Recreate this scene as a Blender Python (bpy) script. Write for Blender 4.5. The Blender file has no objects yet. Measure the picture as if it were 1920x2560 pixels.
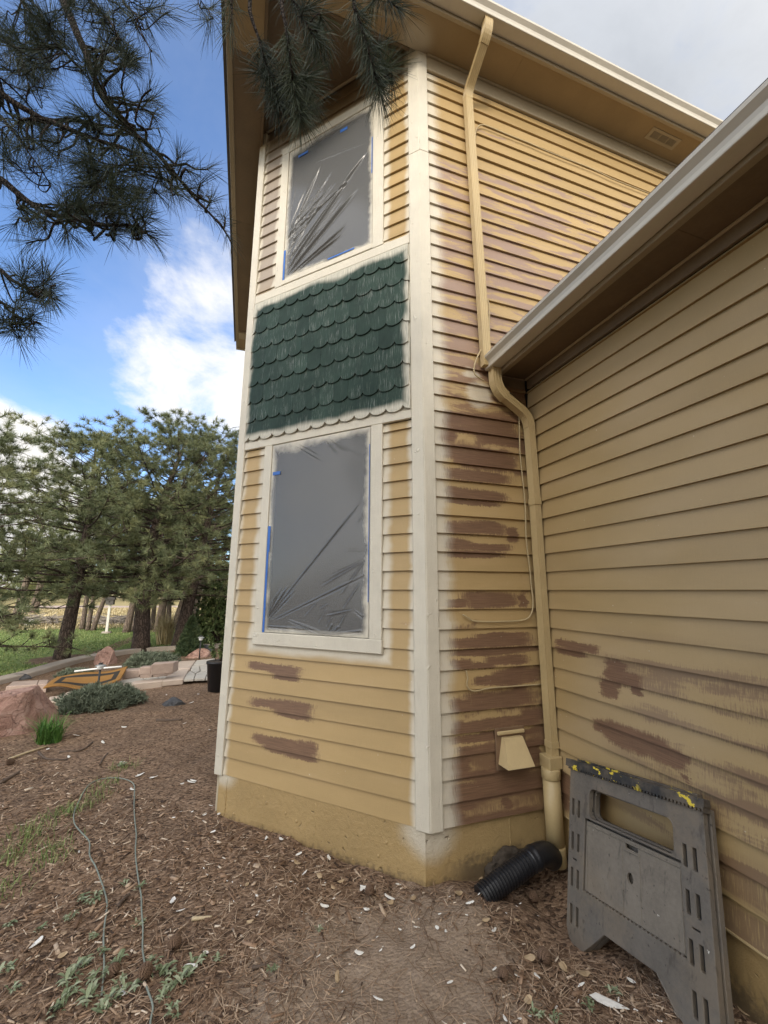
import bpy, bmesh, math, random
import numpy as np
from mathutils import Vector, Matrix, noise as mn
random.seed(7); RNG = np.random.default_rng(7)
SC = bpy.context.scene
COL = SC.collection
R_ = math.radians

# ------------------------------------------------------------------ camera
ZC = 1.78                                    # eye height; the ground at the house corner is z = 0
FPX, CXP, CYP = 1026.13, 960.0, 1280.0
PITCH, ROLL, YAW = R_(10.884), R_(0.1496), R_(18.4765)
_f = np.array([math.sin(YAW)*math.cos(PITCH), math.cos(YAW)*math.cos(PITCH), math.sin(PITCH)])
_r = np.array([math.cos(YAW), -math.sin(YAW), 0.0]); _u = np.cross(_r, _f)
CAM_R = math.cos(ROLL)*_r + math.sin(ROLL)*_u
CAM_U = -math.sin(ROLL)*_r + math.cos(ROLL)*_u
CAM_F = _f
cam_d = bpy.data.cameras.new('camera'); cam = bpy.data.objects.new('camera', cam_d); COL.objects.link(cam)
cam_d.sensor_fit = 'VERTICAL'; cam_d.sensor_height = 36.0; cam_d.sensor_width = 27.0
cam_d.lens = 36.0*FPX/2560.0; cam_d.clip_start = 0.02; cam_d.clip_end = 3000
cam.matrix_world = Matrix(((CAM_R[0], CAM_U[0], -CAM_F[0], 0), (CAM_R[1], CAM_U[1], -CAM_F[1], 0),
                           (CAM_R[2], CAM_U[2], -CAM_F[2], ZC), (0, 0, 0, 1)))
SC.camera = cam

# ------------------------------------------------------------------ world, sun, exposure
SUN_EL, SUN_AZ = R_(22.0), R_(210.0)         # azimuth clockwise from +Y; the sun stands behind and to the left
SKY_STRENGTH, SUN_STRENGTH, EXPOSURE = 0.15, 1.05, 1.12
TO_SUN = Vector((math.sin(SUN_AZ)*math.cos(SUN_EL), math.cos(SUN_AZ)*math.cos(SUN_EL), math.sin(SUN_EL)))

class NT:
    """small helper for writing node trees"""
    def __init__(self, tree): self.t = tree; self.t.nodes.clear()
    def n(self, ty, inp=None, **attrs):
        nd = self.t.nodes.new(ty)
        for k, v in attrs.items(): setattr(nd, k, v)
        for k, v in (inp or {}).items():
            s = nd.inputs[k]
            if isinstance(v, bpy.types.NodeSocket): self.t.links.new(v, s)
            else: s.default_value = v
        return nd
    def math(self, op, a, b=0.0, c=0.0, clamp=False):
        return self.n('ShaderNodeMath', {0: a, 1: b, 2: c}, operation=op, use_clamp=clamp).outputs[0]
    def add(self, a, b): return self.math('ADD', a, b)
    def mul(self, a, b): return self.math('MULTIPLY', a, b)
    def sub(self, a, b): return self.math('SUBTRACT', a, b)
    def mx(self, a, b): return self.math('MAXIMUM', a, b)
    def mn(self, a, b): return self.math('MINIMUM', a, b)
    def v(self, op, a, b=(0, 0, 0), c=(0, 0, 0), out=0):
        return self.n('ShaderNodeVectorMath', {0: a, 1: b, 2: c}, operation=op).outputs[out]
    def dot(self, a, b): return self.v('DOT_PRODUCT', a, b, out='Value')
    def step(self, x, lo, hi):               # smoothstep lo -> hi (hi may be below lo)
        if lo <= hi: return self.n('ShaderNodeMapRange', {0: x, 1: lo, 2: hi, 3: 0.0, 4: 1.0}, interpolation_type='SMOOTHSTEP').outputs[0]
        return self.n('ShaderNodeMapRange', {0: x, 1: hi, 2: lo, 3: 1.0, 4: 0.0}, interpolation_type='SMOOTHSTEP').outputs[0]
    def noise(self, vec, scale=1.0, detail=3.0, rough=0.55, dist=0.0, col=False):
        nd = self.n('ShaderNodeTexNoise', {'Vector': vec, 'Scale': scale, 'Detail': detail, 'Roughness': rough, 'Distortion': dist})
        return nd.outputs['Color' if col else 'Fac']
    def mix(self, f, a, b, blend='MIX'):
        nd = self.n('ShaderNodeMix', data_type='RGBA', blend_type=blend)
        for i, v in ((0, f), (6, a), (7, b)):
            s = nd.inputs[i]
            if isinstance(v, bpy.types.NodeSocket): self.t.links.new(v, s)
            else: s.default_value = (v if i == 0 else ((*v, 1.0) if len(v) == 3 else v))
        return nd.outputs[2]
    def scale(self, vec, s): return self.v('MULTIPLY', vec, s)
    def xyz(self, vec):
        nd = self.n('ShaderNodeSeparateXYZ', {0: vec}); return nd.outputs[0], nd.outputs[1], nd.outputs[2]
    def ramp(self, f, stops):
        nd = self.n('ShaderNodeValToRGB', {0: f}); cr = nd.color_ramp
        while len(cr.elements) < len(stops): cr.elements.new(0.5)
        for e, (p, c) in zip(cr.elements, stops): e.position = p; e.color = (*c, 1.0)
        return nd.outputs[0]

world = bpy.data.worlds.new('World'); SC.world = world; world.use_nodes = True
W = NT(world.node_tree)
sky = W.n('ShaderNodeTexSky', sky_type='NISHITA', sun_disc=False, sun_elevation=SUN_EL, sun_rotation=SUN_AZ,
          altitude=1800.0, air_density=1.0, dust_density=1.2, ozone_density=1.6)
D = W.v('NORMALIZE', W.n('ShaderNodeTexCoord').outputs['Generated'])
dx, dy, dz = W.xyz(D)
# clouds: a flat layer seen in perspective, more closed towards +X than towards -X
den = W.mx(W.add(dz, 0.22), 0.05)
P = W.v('DIVIDE', D, W.n('ShaderNodeCombineXYZ', {0: den, 1: den, 2: 1.0}).outputs[0])
P = W.v('MULTIPLY', P, (1.0, 1.0, 0.0))
nz = W.noise(P, 2.1, 8.0, 0.62, 0.5)
nz2 = W.noise(P, 5.0, 6.0, 0.66, 0.2)
def lobe(c, r0, r1, amp):
    c = Vector(c).normalized()
    return W.mul(W.step(W.dot(D, tuple(c)), math.cos(r0), math.cos(r1)), amp)
def pxdir(x, y):
    d = CAM_R*((x-CXP)/FPX) - CAM_U*((y-CYP)/FPX) + CAM_F
    return tuple(d/np.linalg.norm(d))
cov = W.add(W.mul(W.step(dx, -0.05, 0.30), 0.55), W.mul(W.step(dy, 0.35, -0.25), 0.50))
cov = W.add(cov, lobe(pxdir(590, 840), 0.32, 0.04, 0.62))
cov = W.add(cov, lobe(pxdir(330, 935), 0.16, 0.02, 0.18))
cov = W.add(cov, lobe(pxdir(-60, 1290), 0.26, 0.10, 0.75))
cov = W.sub(cov, lobe(pxdir(250, 560), 0.42, 0.1, 0.28))
dens = W.add(W.add(cov, W.mul(W.sub(nz, 0.5), 1.15)), W.mul(W.sub(nz2, 0.5), 0.45))
mask = W.mul(W.mx(W.step(dens, 0.12, 0.62), W.mul(W.step(dens, -0.5, 0.3), 0.10)), W.step(dz, -0.03, 0.01))
shade = W.step(W.add(dens, W.mul(W.sub(nz2, 0.5), 0.8)), 0.5, 1.3)
thick = W.mul(W.step(dx, 0.02, 0.30), W.step(dy, -0.1, 0.35))         # greyer, thicker cloud over the roof side
ccol = W.mix(shade, (0.575, 0.56, 0.535), (0.39, 0.385, 0.385))
ccol = W.mix(thick, ccol, W.mix(W.step(nz, 0.35, 0.7), (0.335, 0.35, 0.375), (0.27, 0.285, 0.31)))
# cloud is brighter towards the sun (forward scattering)
ph = W.math('POWER', W.mul(W.add(W.dot(D, tuple(TO_SUN)), 1.0), 0.5), 4.0)
phase = W.add(0.95, W.mul(ph, 3.4))
skyc = W.v('SCALE', sky.outputs[0]); 
skyc_node = W.t.nodes[-1]; skyc_node.inputs['Scale'].default_value = 1.0
skyc = W.mix(1.0, sky.outputs[0], (0.84, 0.97, 1.12), 'MULTIPLY')
cl = W.n('ShaderNodeBackground', {0: ccol, 1: phase}).outputs[0]
bg = W.n('ShaderNodeBackground', {0: skyc, 1: SKY_STRENGTH}).outputs[0]
ms = W.n('ShaderNodeMixShader', {0: mask, 1: bg, 2: cl}).outputs[0]
W.n('ShaderNodeOutputWorld', {0: ms})

sun_d = bpy.data.lights.new('sun', 'SUN'); sun = bpy.data.objects.new('sun', sun_d); COL.objects.link(sun)
sun_d.energy = SUN_STRENGTH; sun_d.angle = R_(10.0); sun_d.color = (1.0, 0.90, 0.76)
sun.rotation_euler = (-TO_SUN).to_track_quat('-Z', 'Y').to_euler(); sun.location = (-8, -14, 12)
vs = SC.view_settings
vs.view_transform = 'Standard'; vs.look = 'None'; vs.exposure = EXPOSURE; vs.gamma = 1.0; vs.use_curve_mapping = False

# ------------------------------------------------------------------ pixel of the photograph -> point of the place
def ray(x, y): return CAM_R*((x-CXP)/FPX) - CAM_U*((y-CYP)/FPX) + CAM_F
def hit(x, y, n, d):                          # plane n.p = d, p relative to the eye
    v = ray(x, y); p = v*(d/float(np.dot(n, v))); return Vector((p[0], p[1], p[2]+ZC))
def at_z(x, y, z=0.02): return hit(x, y, (0, 0, 1), z-ZC)
def to_px(p):
    v = np.array((p[0], p[1], p[2]-ZC)); w = v@CAM_F; return CXP+FPX*(v@CAM_R)/w, CYP-FPX*(v@CAM_U)/w
ORD = ['nearest', 'second nearest', 'third nearest', 'fourth nearest', 'fifth nearest', 'sixth nearest', 'seventh nearest', 'eighth nearest', 'ninth nearest', 'tenth nearest', 'eleventh nearest', 'twelfth nearest', 'thirteenth nearest', 'fourteenth nearest', 'fifteenth nearest', 'sixteenth nearest', 'seventeenth nearest', 'eighteenth nearest', 'nineteenth nearest', 'twentieth nearest']
def label_by_place(objs, marks, fmt, far=None):
    """give each of many look-alikes its own label: how near it lies to a landmark"""
    by = {}
    for o in objs:
        x, y = to_px(o.location); nm, d = min(((n, math.hypot(x-mx, y-my)) for n, (mx, my) in marks.items()), key=lambda t: t[1]); by.setdefault(nm, []).append((d, o))
    for nm, L in by.items():
        L.sort(key=lambda t: t[0])
        for i, (d, o) in enumerate(L):
            if i < len(ORD): o['label'] = fmt.format(ORD[i], nm)
            elif far: o['label'] = far
def at_d(x, y, d):                            # at depth d along the view axis
    p = ray(x, y)*d; return Vector((p[0], p[1], p[2]+ZC))

# ------------------------------------------------------------------ object helpers
def link(o, parent=None):
    COL.objects.link(o)
    if parent is not None: o.parent = parent
    return o
def tag(o, label=None, cat=None, group=None, kind=None):
    if label: o['label'] = label
    if cat: o['category'] = cat
    if group: o['group'] = group
    if kind: o['kind'] = kind
    return o
def empty(name, loc=(0, 0, 0), rz=0.0, **k):
    o = bpy.data.objects.new(name, None); o.location = loc; o.rotation_euler = (0, 0, rz); o.empty_display_size = 0.2
    COL.objects.link(o); return tag(o, **k)
def setmat(me, m):
    for x in (m if isinstance(m, (list, tuple)) else [m]): me.materials.append(x)
def obj(name, bm, m, parent=None, smooth=False, normals=True):
    if normals: bmesh.ops.recalc_face_normals(bm, faces=bm.faces[:])
    me = bpy.data.meshes.new(name); bm.to_mesh(me); bm.free(); setmat(me, m)
    if smooth: me.polygons.foreach_set('use_smooth', [True]*len(me.polygons))
    return link(bpy.data.objects.new(name, me), parent)
def raw(name, co, faces_flat, nper, m, parent=None, smooth=False, attr=None):
    """fast mesh from numpy arrays: co (N,3), faces_flat (M*nper)"""
    me = bpy.data.meshes.new(name); co = np.asarray(co, np.float32); ff = np.asarray(faces_flat, np.int32).ravel()
    nf = len(ff)//nper
    me.vertices.add(len(co)); me.vertices.foreach_set('co', co.ravel())
    me.loops.add(len(ff)); me.loops.foreach_set('vertex_index', ff)
    me.polygons.add(nf); me.polygons.foreach_set('loop_start', np.arange(0, len(ff), nper, dtype=np.int32))
    if smooth: me.polygons.foreach_set('use_smooth', np.ones(nf, bool))
    if attr is not None:
        for nm, dat in attr.items():
            a = me.attributes.new(nm, 'FLOAT', 'POINT'); a.data.foreach_set('value', np.asarray(dat, np.float32))
    me.update(calc_edges=True); me.validate(); setmat(me, m)
    return link(bpy.data.objects.new(name, me), parent)
def copy(o, parent=None, **k):
    c = o.copy(); COL.objects.link(c)
    if parent is not None: c.parent = parent
    return tag(c, **k)
def copy_tree(o, parent=None):
    c = copy(o, parent)
    for ch in list(o.children): copy_tree(ch, c)
    return c

def add_box(bm, pts8):                        # pts8: four of one end, four of the other in the same order
    vs_ = [bm.verts.new(p) for p in pts8]
    fs = []
    for idx in ((0, 1, 2, 3), (7, 6, 5, 4), (0, 4, 5, 1), (1, 5, 6, 2), (2, 6, 7, 3), (3, 7, 4, 0)):
        fs.append(bm.faces.new([vs_[i] for i in idx]))
    return vs_, fs
def bx(bm, x0, x1, y0, y1, z0, z1):
    return add_box(bm, [(x0, y0, z0), (x1, y0, z0), (x1, y1, z0), (x0, y1, z0), (x0, y0, z1), (x1, y0, z1), (x1, y1, z1), (x0, y1, z1)])
def soften(bm, w=0.003, seg=1):
    bmesh.ops.bevel(bm, geom=bm.edges[:], offset=w, segments=seg, profile=0.6, affect='EDGES', clamp_overlap=True)
def add_tube(bm, pts, rad, seg=8, cap=True):
    """round tube along points; rad a number or a list"""
    pts = [Vector(p) for p in pts]; n = len(pts)
    rad = [rad]*n if not isinstance(rad, (list, tuple, np.ndarray)) else rad
    prev = None; rings = []
    up = None
    for i, p in enumerate(pts):
        t = (pts[min(i+1, n-1)] - pts[max(i-1, 0)]).normalized()
        if up is None: up = t.orthogonal().normalized()
        up = (up - t*up.dot(t)); up = up.normalized() if up.length > 1e-6 else t.orthogonal().normalized()
        s = t.cross(up)
        rings.append([bm.verts.new(p + (up*math.cos(a) + s*math.sin(a))*rad[i]) for a in [2*math.pi*k/seg for k in range(seg)]])
    for a, b in zip(rings, rings[1:]):
        for k in range(seg): bm.faces.new((a[k], a[(k+1) % seg], b[(k+1) % seg], b[k]))
    if cap:
        bm.faces.new(rings[0][::-1]); bm.faces.new(rings[-1])
    return rings
def smooth_path(pts, per=6):
    """Catmull-Rom through the points"""
    P = [Vector(p) for p in pts]; P = [P[0]*2-P[1]] + P + [P[-1]*2-P[-2]]; out = []
    for i in range(1, len(P)-2):
        p0, p1, p2, p3 = P[i-1:i+3]
        for k in range(per):
            t = k/per
            out.append(0.5*((2*p1) + (p2-p0)*t + (2*p0-5*p1+4*p2-p3)*t*t + (3*p1-p0-3*p2+p3)*t**3))
    out.append(P[-2]); return out
class Frame:
    """a wall plane: s along it, z up, o out of it"""
    def __init__(self, org, d, out): self.o = Vector((*org, 0)); self.d = Vector((*d, 0)); self.n = Vector((*out, 0))
    def p(self, s, z, o=0.0): return self.o + self.d*s + self.n*o + Vector((0, 0, z))
    def box(self, bm, s0, s1, z0, z1, o0, o1):
        return add_box(bm, [self.p(s0, z0, o0), self.p(s1, z0, o0), self.p(s1, z0, o1), self.p(s0, z0, o1),
                            self.p(s0, z1, o0), self.p(s1, z1, o0), self.p(s1, z1, o1), self.p(s0, z1, o1)])
    def uv(self, q): q = Vector(q) - self.o; return (q.dot(self.d), q.z)
def put_uv(bm, fr):
    uvl = bm.loops.layers.uv.verify()
    for f in bm.faces:
        for l in f.loops: l[uvl].uv = fr.uv(l.vert.co)
K = (1.175, 2.6); S2 = math.sqrt(0.5)
FRC = Frame((0, 2.6), (1, 0), (0, -1))                 # tower side wall: s = x
FRF = Frame(K, (-S2, S2), (-S2, -S2))                  # tower bay front: s from the corner to the left
FRG = Frame((2.095, 0), (0, 1), (-1, 0))               # garage wall: s = y
def Cp(x, y, o=0.0): q = hit(x, y, (0, 1, 0), 2.6-o); return q
def Gq(x, y, o=0.0): return hit(x, y, (1, 0, 0), 2.095-o)
def Fq(x, y, o=0.0): return hit(x, y, (S2, S2, 0), S2*(K[0]+K[1])-o)
# ------------------------------------------------------------------ materials
def mat(name):
    m = bpy.data.materials.new(name); m.use_nodes = True
    return m, NT(m.node_tree)
def finish(N, col, rough=0.6, bump=None, bstr=0.3, bdist=0.005, metal=0.0, spec=0.4, extra=None):
    inp = {'Base Color': col if isinstance(col, bpy.types.NodeSocket) else (*col, 1.0), 'Roughness': rough, 'Metallic': metal, 'Specular IOR Level': spec}
    if bump is not None:
        inp['Normal'] = N.n('ShaderNodeBump', {'Strength': bstr, 'Distance': bdist, 'Height': bump}).outputs[0]
    inp.update(extra or {})
    b = N.n('ShaderNodeBsdfPrincipled', inp)
    N.n('ShaderNodeOutputMaterial', {0: b.outputs[0]}); return b
def plain(name, col, rough=0.6, var=0.15, scale=6.0, bscale=60.0, bstr=0.15, metal=0.0, spec=0.4):
    """painted or plain surface with soft mottling and fine relief"""
    m, N = mat(name); co = N.n('ShaderNodeTexCoord').outputs['Object']
    a = N.noise(co, scale, 4.0, 0.6); b = N.noise(co, bscale, 3.0, 0.6)
    f = N.add(N.mul(N.sub(a, 0.5), 1.6), N.mul(N.sub(b, 0.5), 0.7))
    f = N.add(1.0, N.mul(f, var*2))
    c = N.v('SCALE', (*col,)); N.t.nodes[-1].inputs['Scale'].default_value = 1.0
    N.t.links.new(f, N.t.nodes[-1].inputs['Scale'])
    rr = N.add(rough, N.mul(N.sub(a, 0.5), 0.25))
    finish(N, c, rr, b, bstr, 0.004, metal, spec); return m

TAN = (0.39, 0.268, 0.118); CREAM = (0.58, 0.53, 0.425); BROWN = (0.130, 0.071, 0.040); MAUVE = (0.265, 0.178, 0.140)

def uvp(N):
    u = N.n('ShaderNodeUVMap').outputs[0]; return u
def strokes_mask(N, P, strokes, streak):
    """union of hand-brushed strokes given as (u, z, half width, half height)"""
    d = None
    for (cu, cz, hu, hz) in strokes:
        q = N.v('MULTIPLY_ADD', P, (1/hu, 1/hz, 0), (-cu/hu, -cz/hz, 0))
        l = N.v('LENGTH', N.v('MULTIPLY', q, q), out='Value')
        d = l if d is None else N.mn(d, l)
    d = N.math('SQRT', d)
    d = N.add(d, N.mul(N.sub(streak, 0.5), 1.0))
    return N.mul(N.step(d, 1.10, 0.76), N.add(0.86, N.mul(streak, 0.2)))
def siding(name, strokes=(), over=None, extra=None, tan=TAN, relief=0.35):
    m, N = mat(name); uv = uvp(N); u, z, _ = N.xyz(uv)
    grain = N.noise(N.scale(uv, (320, 14, 1)), 1.0, 3.0, 0.6)            # rough sawn, vertical saw marks
    grain2 = N.noise(N.scale(uv, (6, 160, 1)), 1.0, 3.0, 0.6)
    blot = N.noise(N.scale(uv, (1.4, 5, 1)), 1.0, 4.0, 0.6)
    fine = N.noise(N.scale(uv, (120, 120, 1)), 1.0, 2.0, 0.5)
    row = N.math('FLOOR', N.mul(N.add(z, -0.335), 1/0.1322))
    rowr = N.n('ShaderNodeTexWhiteNoise', {'W': row}, noise_dimensions='1D').outputs[0]
    br = N.add(0.93, N.mul(rowr, 0.12)); br = N.add(br, N.mul(N.sub(blot, 0.5), 0.34)); br = N.add(br, N.mul(N.sub(grain, 0.5), 0.16))
    br = N.add(br, N.mul(N.sub(fine, 0.5), 0.10))
    base = N.v('SCALE', tan); N.t.links.new(br, N.t.nodes[-1].inputs['Scale'])
    base = N.mix(N.mul(N.step(blot, 0.5, 0.75), 0.35), base, tuple(c*k for c, k in zip(tan, (1.02, 1.06, 1.35))))
    wob = N.noise(N.scale(uv, (4, 22, 1)), 1.0, 3.0, 0.6, col=True)
    P = N.v('ADD', uv, N.v('MULTIPLY', N.v('SUBTRACT', wob, (0.5, 0.5, 0.5)), (0.13, 0.052, 0.0)))
    P = N.v('ADD', P, N.v('MULTIPLY', N.v('SUBTRACT', N.noise(N.scale(uv, (45, 70, 1)), 1.0, 3.0, 0.65, col=True), (0.5, 0.5, 0.5)), (0.05, 0.030, 0.0)))
    ctx = dict(N=N, uv=uv, u=u, z=z, P=P, grain=grain, blot=blot, grain2=grain2, row=row, rowr=rowr, fine=fine)
    col = base
    if extra: col = extra(ctx, col)
    if strokes:
        mk = strokes_mask(N, P, strokes, grain)
        bc = N.mix(N.step(grain2, 0.3, 0.75), tuple(c*0.95 for c in BROWN), tuple(c*1.45 for c in BROWN))
        col = N.mix(mk, col, bc)
    if over:
        ov = over(ctx)
        ov = N.mul(ov, N.add(0.86, N.mul(N.sub(grain, 0.5), 0.5)))
        ov = N.math('MULTIPLY', ov, 1.0, clamp=True)
        col = N.mix(ov, col, CREAM)
    sp = N.step(N.noise(N.scale(uv, (55, 55, 1)), 1.0, 1.0, 0.4), 0.77, 0.83)
    col = N.mix(N.mul(sp, 0.4), col, (0.74, 0.68, 0.55))
    bump = N.add(N.mul(grain, 0.5), N.add(N.mul(grain2, 0.3), N.mul(fine, 0.35)))
    rough = N.add(0.52, N.mul(N.sub(blot, 0.5), 0.3))
    finish(N, col, rough, bump, relief, 0.003, spec=0.35)
    return m
def pxbox(fn, x0, y0, x1, y1):
    """a stroke as the box it fills in the photograph, on a wall plane"""
    fr = {Cp: FRC, Fq: FRF, Gq: FRG}[fn]
    a, b = fr.uv(fn((x0), (y0+y1)/2)), fr.uv(fn(x1, (y0+y1)/2)); c, d = fr.uv(fn((x0+x1)/2, y0)), fr.uv(fn((x0+x1)/2, y1))
    return ((a[0]+b[0])/2, (c[1]+d[1])/2, max(abs(a[0]-b[0])/2, .01)*1.08, max(abs(c[1]-d[1])/2, .006)*1.12)
def crop(x0, y0, s, L): return [(x0+a*s, y0+b*s, x0+c*s, y0+d*s) for a, b, c, d in L]

f_px = crop(500, 1600, .38577, [(300, 150, 560, 200), (440, 165, 652, 232), (470, 218, 640, 262), (325, 388, 560, 440), (440, 398, 725, 478), (470, 460, 720, 513),
                                (335, 622, 560, 690), (450, 640, 660, 715), (600, 660, 772, 745), (405, 690, 600, 735), (520, 712, 745, 778)])
c_px = crop(1020, 800, .5425, [(130, 425, 330, 490), (240, 440, 500, 515), (135, 510, 220, 560), (180, 500, 520, 530), (330, 530, 530, 575), (130, 585, 500, 650),
                               (240, 600, 490, 690), (160, 690, 470, 745), (165, 768, 330, 825), (220, 778, 445, 832), (175, 828, 430, 852), (170, 925, 320, 985), (220, 925, 450, 988),
                               (450, 955, 510, 1020), (160, 1005, 300, 1062), (250, 1030, 470, 1065), (170, 1065, 450, 1096)])
c_px += crop(1000, 1450, .5546, [(290, 52, 530, 125), (535, 66, 577, 122), (200, 90, 310, 126), (215, 255, 600, 305), (330, 235, 590, 262), (230, 308, 585, 340), (225, 360, 330, 405),
                                 (280, 378, 430, 405), (380, 340, 575, 385), (335, 432, 480, 475), (420, 400, 625, 470), (220, 535, 330, 592), (290, 500, 610, 580), (215, 568, 420, 600),
                                 (220, 640, 400, 690), (330, 620, 640, 665), (560, 585, 640, 625), (210, 690, 640, 720), (250, 740, 450, 790), (440, 690, 480, 800), (560, 720, 640, 800), (205, 810, 320, 895),
                                 (220, 850, 640, 890), (420, 800, 640, 850), (200, 915, 420, 985), (300, 900, 640, 985)])
c_px += crop(1060, 1780, .24111, [(200, 740, 640, 950), (500, 600, 1200, 830), (230, 940, 560, 1040), (330, 1040, 1200, 1150), (210, 1060, 420, 1200), (820, 900, 920, 1010)])
g_px = crop(1000, 1450, .5546, [(695, 270, 800, 300), (740, 285, 890, 325), (700, 305, 830, 345), (920, 360, 1010, 470), (940, 420, 1085, 480), (900, 450, 980, 530), (1025, 478, 1085, 522),
                                (868, 640, 980, 700), (910, 660, 1120, 765), (1030, 700, 1215, 800), (1120, 750, 1290, 842)])
g_px += crop(1400, 1860, .3165, [(0, 230, 75, 520), (960, 255, 1050, 300)])
F_STROKES = [pxbox(Fq, *b) for b in f_px]; C_STROKES = [pxbox(Cp, *b) for b in c_px]; G_STROKES = [pxbox(Gq, *b) for b in g_px]

def c_extra(c, col):
    N = c['N']
    # old stain showing through in long uneven bars, more of it the lower one looks; mauve where it is thin
    n = N.noise(N.v('ADD', N.scale(c['uv'], (1.9, 11, 1)), N.n('ShaderNodeCombineXYZ', {0: N.mul(c['rowr'], 40), 1: 0.0, 2: N.mul(c['row'], 3.7)}).outputs[0]), 1.0, 5.0, 0.62, 0.4)
    n = N.add(n, N.mul(N.sub(c['grain'], 0.5), 0.17))
    hi = N.step(c['z'], 6.2, 5.0)
    th = N.add(0.68, N.mul(hi, -0.205))
    mk = N.step(N.sub(n, th), -0.025, 0.06)
    low = N.mul(N.step(c['z'], 3.85, 3.35), N.step(c['z'], 2.3, 2.9))
    stain = N.mix(N.step(c['z'], 4.0, 3.2), MAUVE, tuple(x*1.5 for x in BROWN))
    mk = N.mul(mk, N.step(c['z'], 2.75, 3.15))
    col = N.mix(N.mul(mk, 0.88), col, stain)
    # lower down whole laps were brushed over, ragged at both ends
    n2 = N.noise(N.v('ADD', N.scale(c['uv'], (2.2, 4.0, 1)), N.n('ShaderNodeCombineXYZ', {0: N.mul(c['rowr'], 23), 1: N.mul(c['row'], 5.1), 2: 1.7}).outputs[0]), 1.0, 4.0, 0.6, 0.5)
    n2 = N.add(n2, N.mul(N.sub(c['grain'], 0.5), 0.16))
    a = N.add(N.mul(N.step(c['z'], 1.9, 0.75), 0.17), N.mul(N.mul(N.step(c['z'], 2.6, 2.75), N.step(c['z'], 3.25, 3.0)), 0.15))
    a = N.add(a, N.mul(N.step(c['z'], 0.75, 0.45), 0.10))
    m2 = N.mul(N.step(N.add(n2, a), 0.63, 0.71), N.mul(N.step(c['u'], 1.27, 1.42), N.step(c['z'], 3.4, 3.2)))
    dry = N.step(N.add(c['grain'], N.mul(N.sub(n2, 0.5), 1.6)), 0.28, 0.60)
    return N.mix(N.mul(m2, N.add(0.35, N.mul(dry, 0.55))), col, tuple(x*1.2 for x in BROWN))
def c_over(c):
    N = c['N']; w = N.noise(N.scale(c['uv'], (0.1, 5, 1)), 1.0, 3.0, 0.6)
    d = N.sub(N.sub(c['u'], 1.262), N.mul(w, 0.16))
    a = N.mul(N.step(d, 0.075, -0.05), N.step(N.add(c['grain'], N.step(d, .0, -.06)), 0.15, 0.6))
    # sprayed patch behind the garage gutter end
    q = N.v('LENGTH', N.v('MULTIPLY_ADD', c['P'], (1/0.13, 1/0.13, 0), (-1.66/0.13, -3.30/0.13, 0)), out='Value')
    q2 = N.v('LENGTH', N.v('MULTIPLY_ADD', c['P'], (1/0.10, 1/0.05, 0), (-1.60/0.10, -3.47/0.05, 0)), out='Value')
    b = N.mul(N.mx(N.step(q, 1.1, 0.6), N.step(q2, 1.1, 0.5)), 0.75)
    return N.mx(a, b)
def f_over(c):
    N = c['N']; w = N.noise(N.scale(c['uv'], (2, 4, 1)), 1.0, 3.0, 0.6); s, z = c['u'], c['z']
    ww = N.mul(N.sub(w, 0.5), 0.09)
    a = N.step(N.sub(N.add(s, ww), 0.105), 0.045, 0.0)                   # right corner board
    b = N.step(N.sub(1.765, N.add(s, ww)), 0.055, 0.0)                   # left corner board
    # round the window casings
    def rect(s0, s1, z0, z1, r):
        ds = N.sub(N.math('ABSOLUTE', N.sub(N.add(s, ww), (s0+s1)/2)), (s1-s0)/2)
        dz = N.sub(N.math('ABSOLUTE', N.sub(N.add(z, ww), (z0+z1)/2)), (z1-z0)/2)
        return N.step(N.mx(ds, dz), r, r*0.25)
    r1 = rect(0.335, 1.52, 1.345, 3.1, 0.085); r2 = rect(0.335, 1.52, 4.6, 6.32, 0.07)
    left_hi = N.mul(N.step(s, 1.45, 1.55), N.mul(N.step(z, 4.3, 4.9), 0.22))
    return N.mx(N.mx(a, b), N.mx(N.mx(r1, r2), left_hi))
def f_extra(c, col):
    N = c['N']; z_ = c['z']
    t = N.mul(N.step(c['u'], 1.45, 1.52), N.step(c['z'], 4.3, 4.9))       # old stain, thin, at the left of the upper window
    col = N.mix(N.mul(t, 0.85), col, (0.22, 0.175, 0.145))
    col = N.mix(N.mul(N.step(N.add(z_, N.mul(N.sub(c['blot'], .5), .2)), 6.30, 6.40), 0.85), col, (0.125, 0.085, 0.05))  # top boards browned to paint in the shadow of the soffit recess
    p = N.step(N.add(c['blot'], N.mul(N.sub(c['fine'], .5), .2)), 0.66, 0.74)
    return N.mix(N.mul(N.mul(p, N.step(c['u'], 0.36, 0.3)), 0.35), col, tuple(x*1.7 for x in BROWN))
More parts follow.
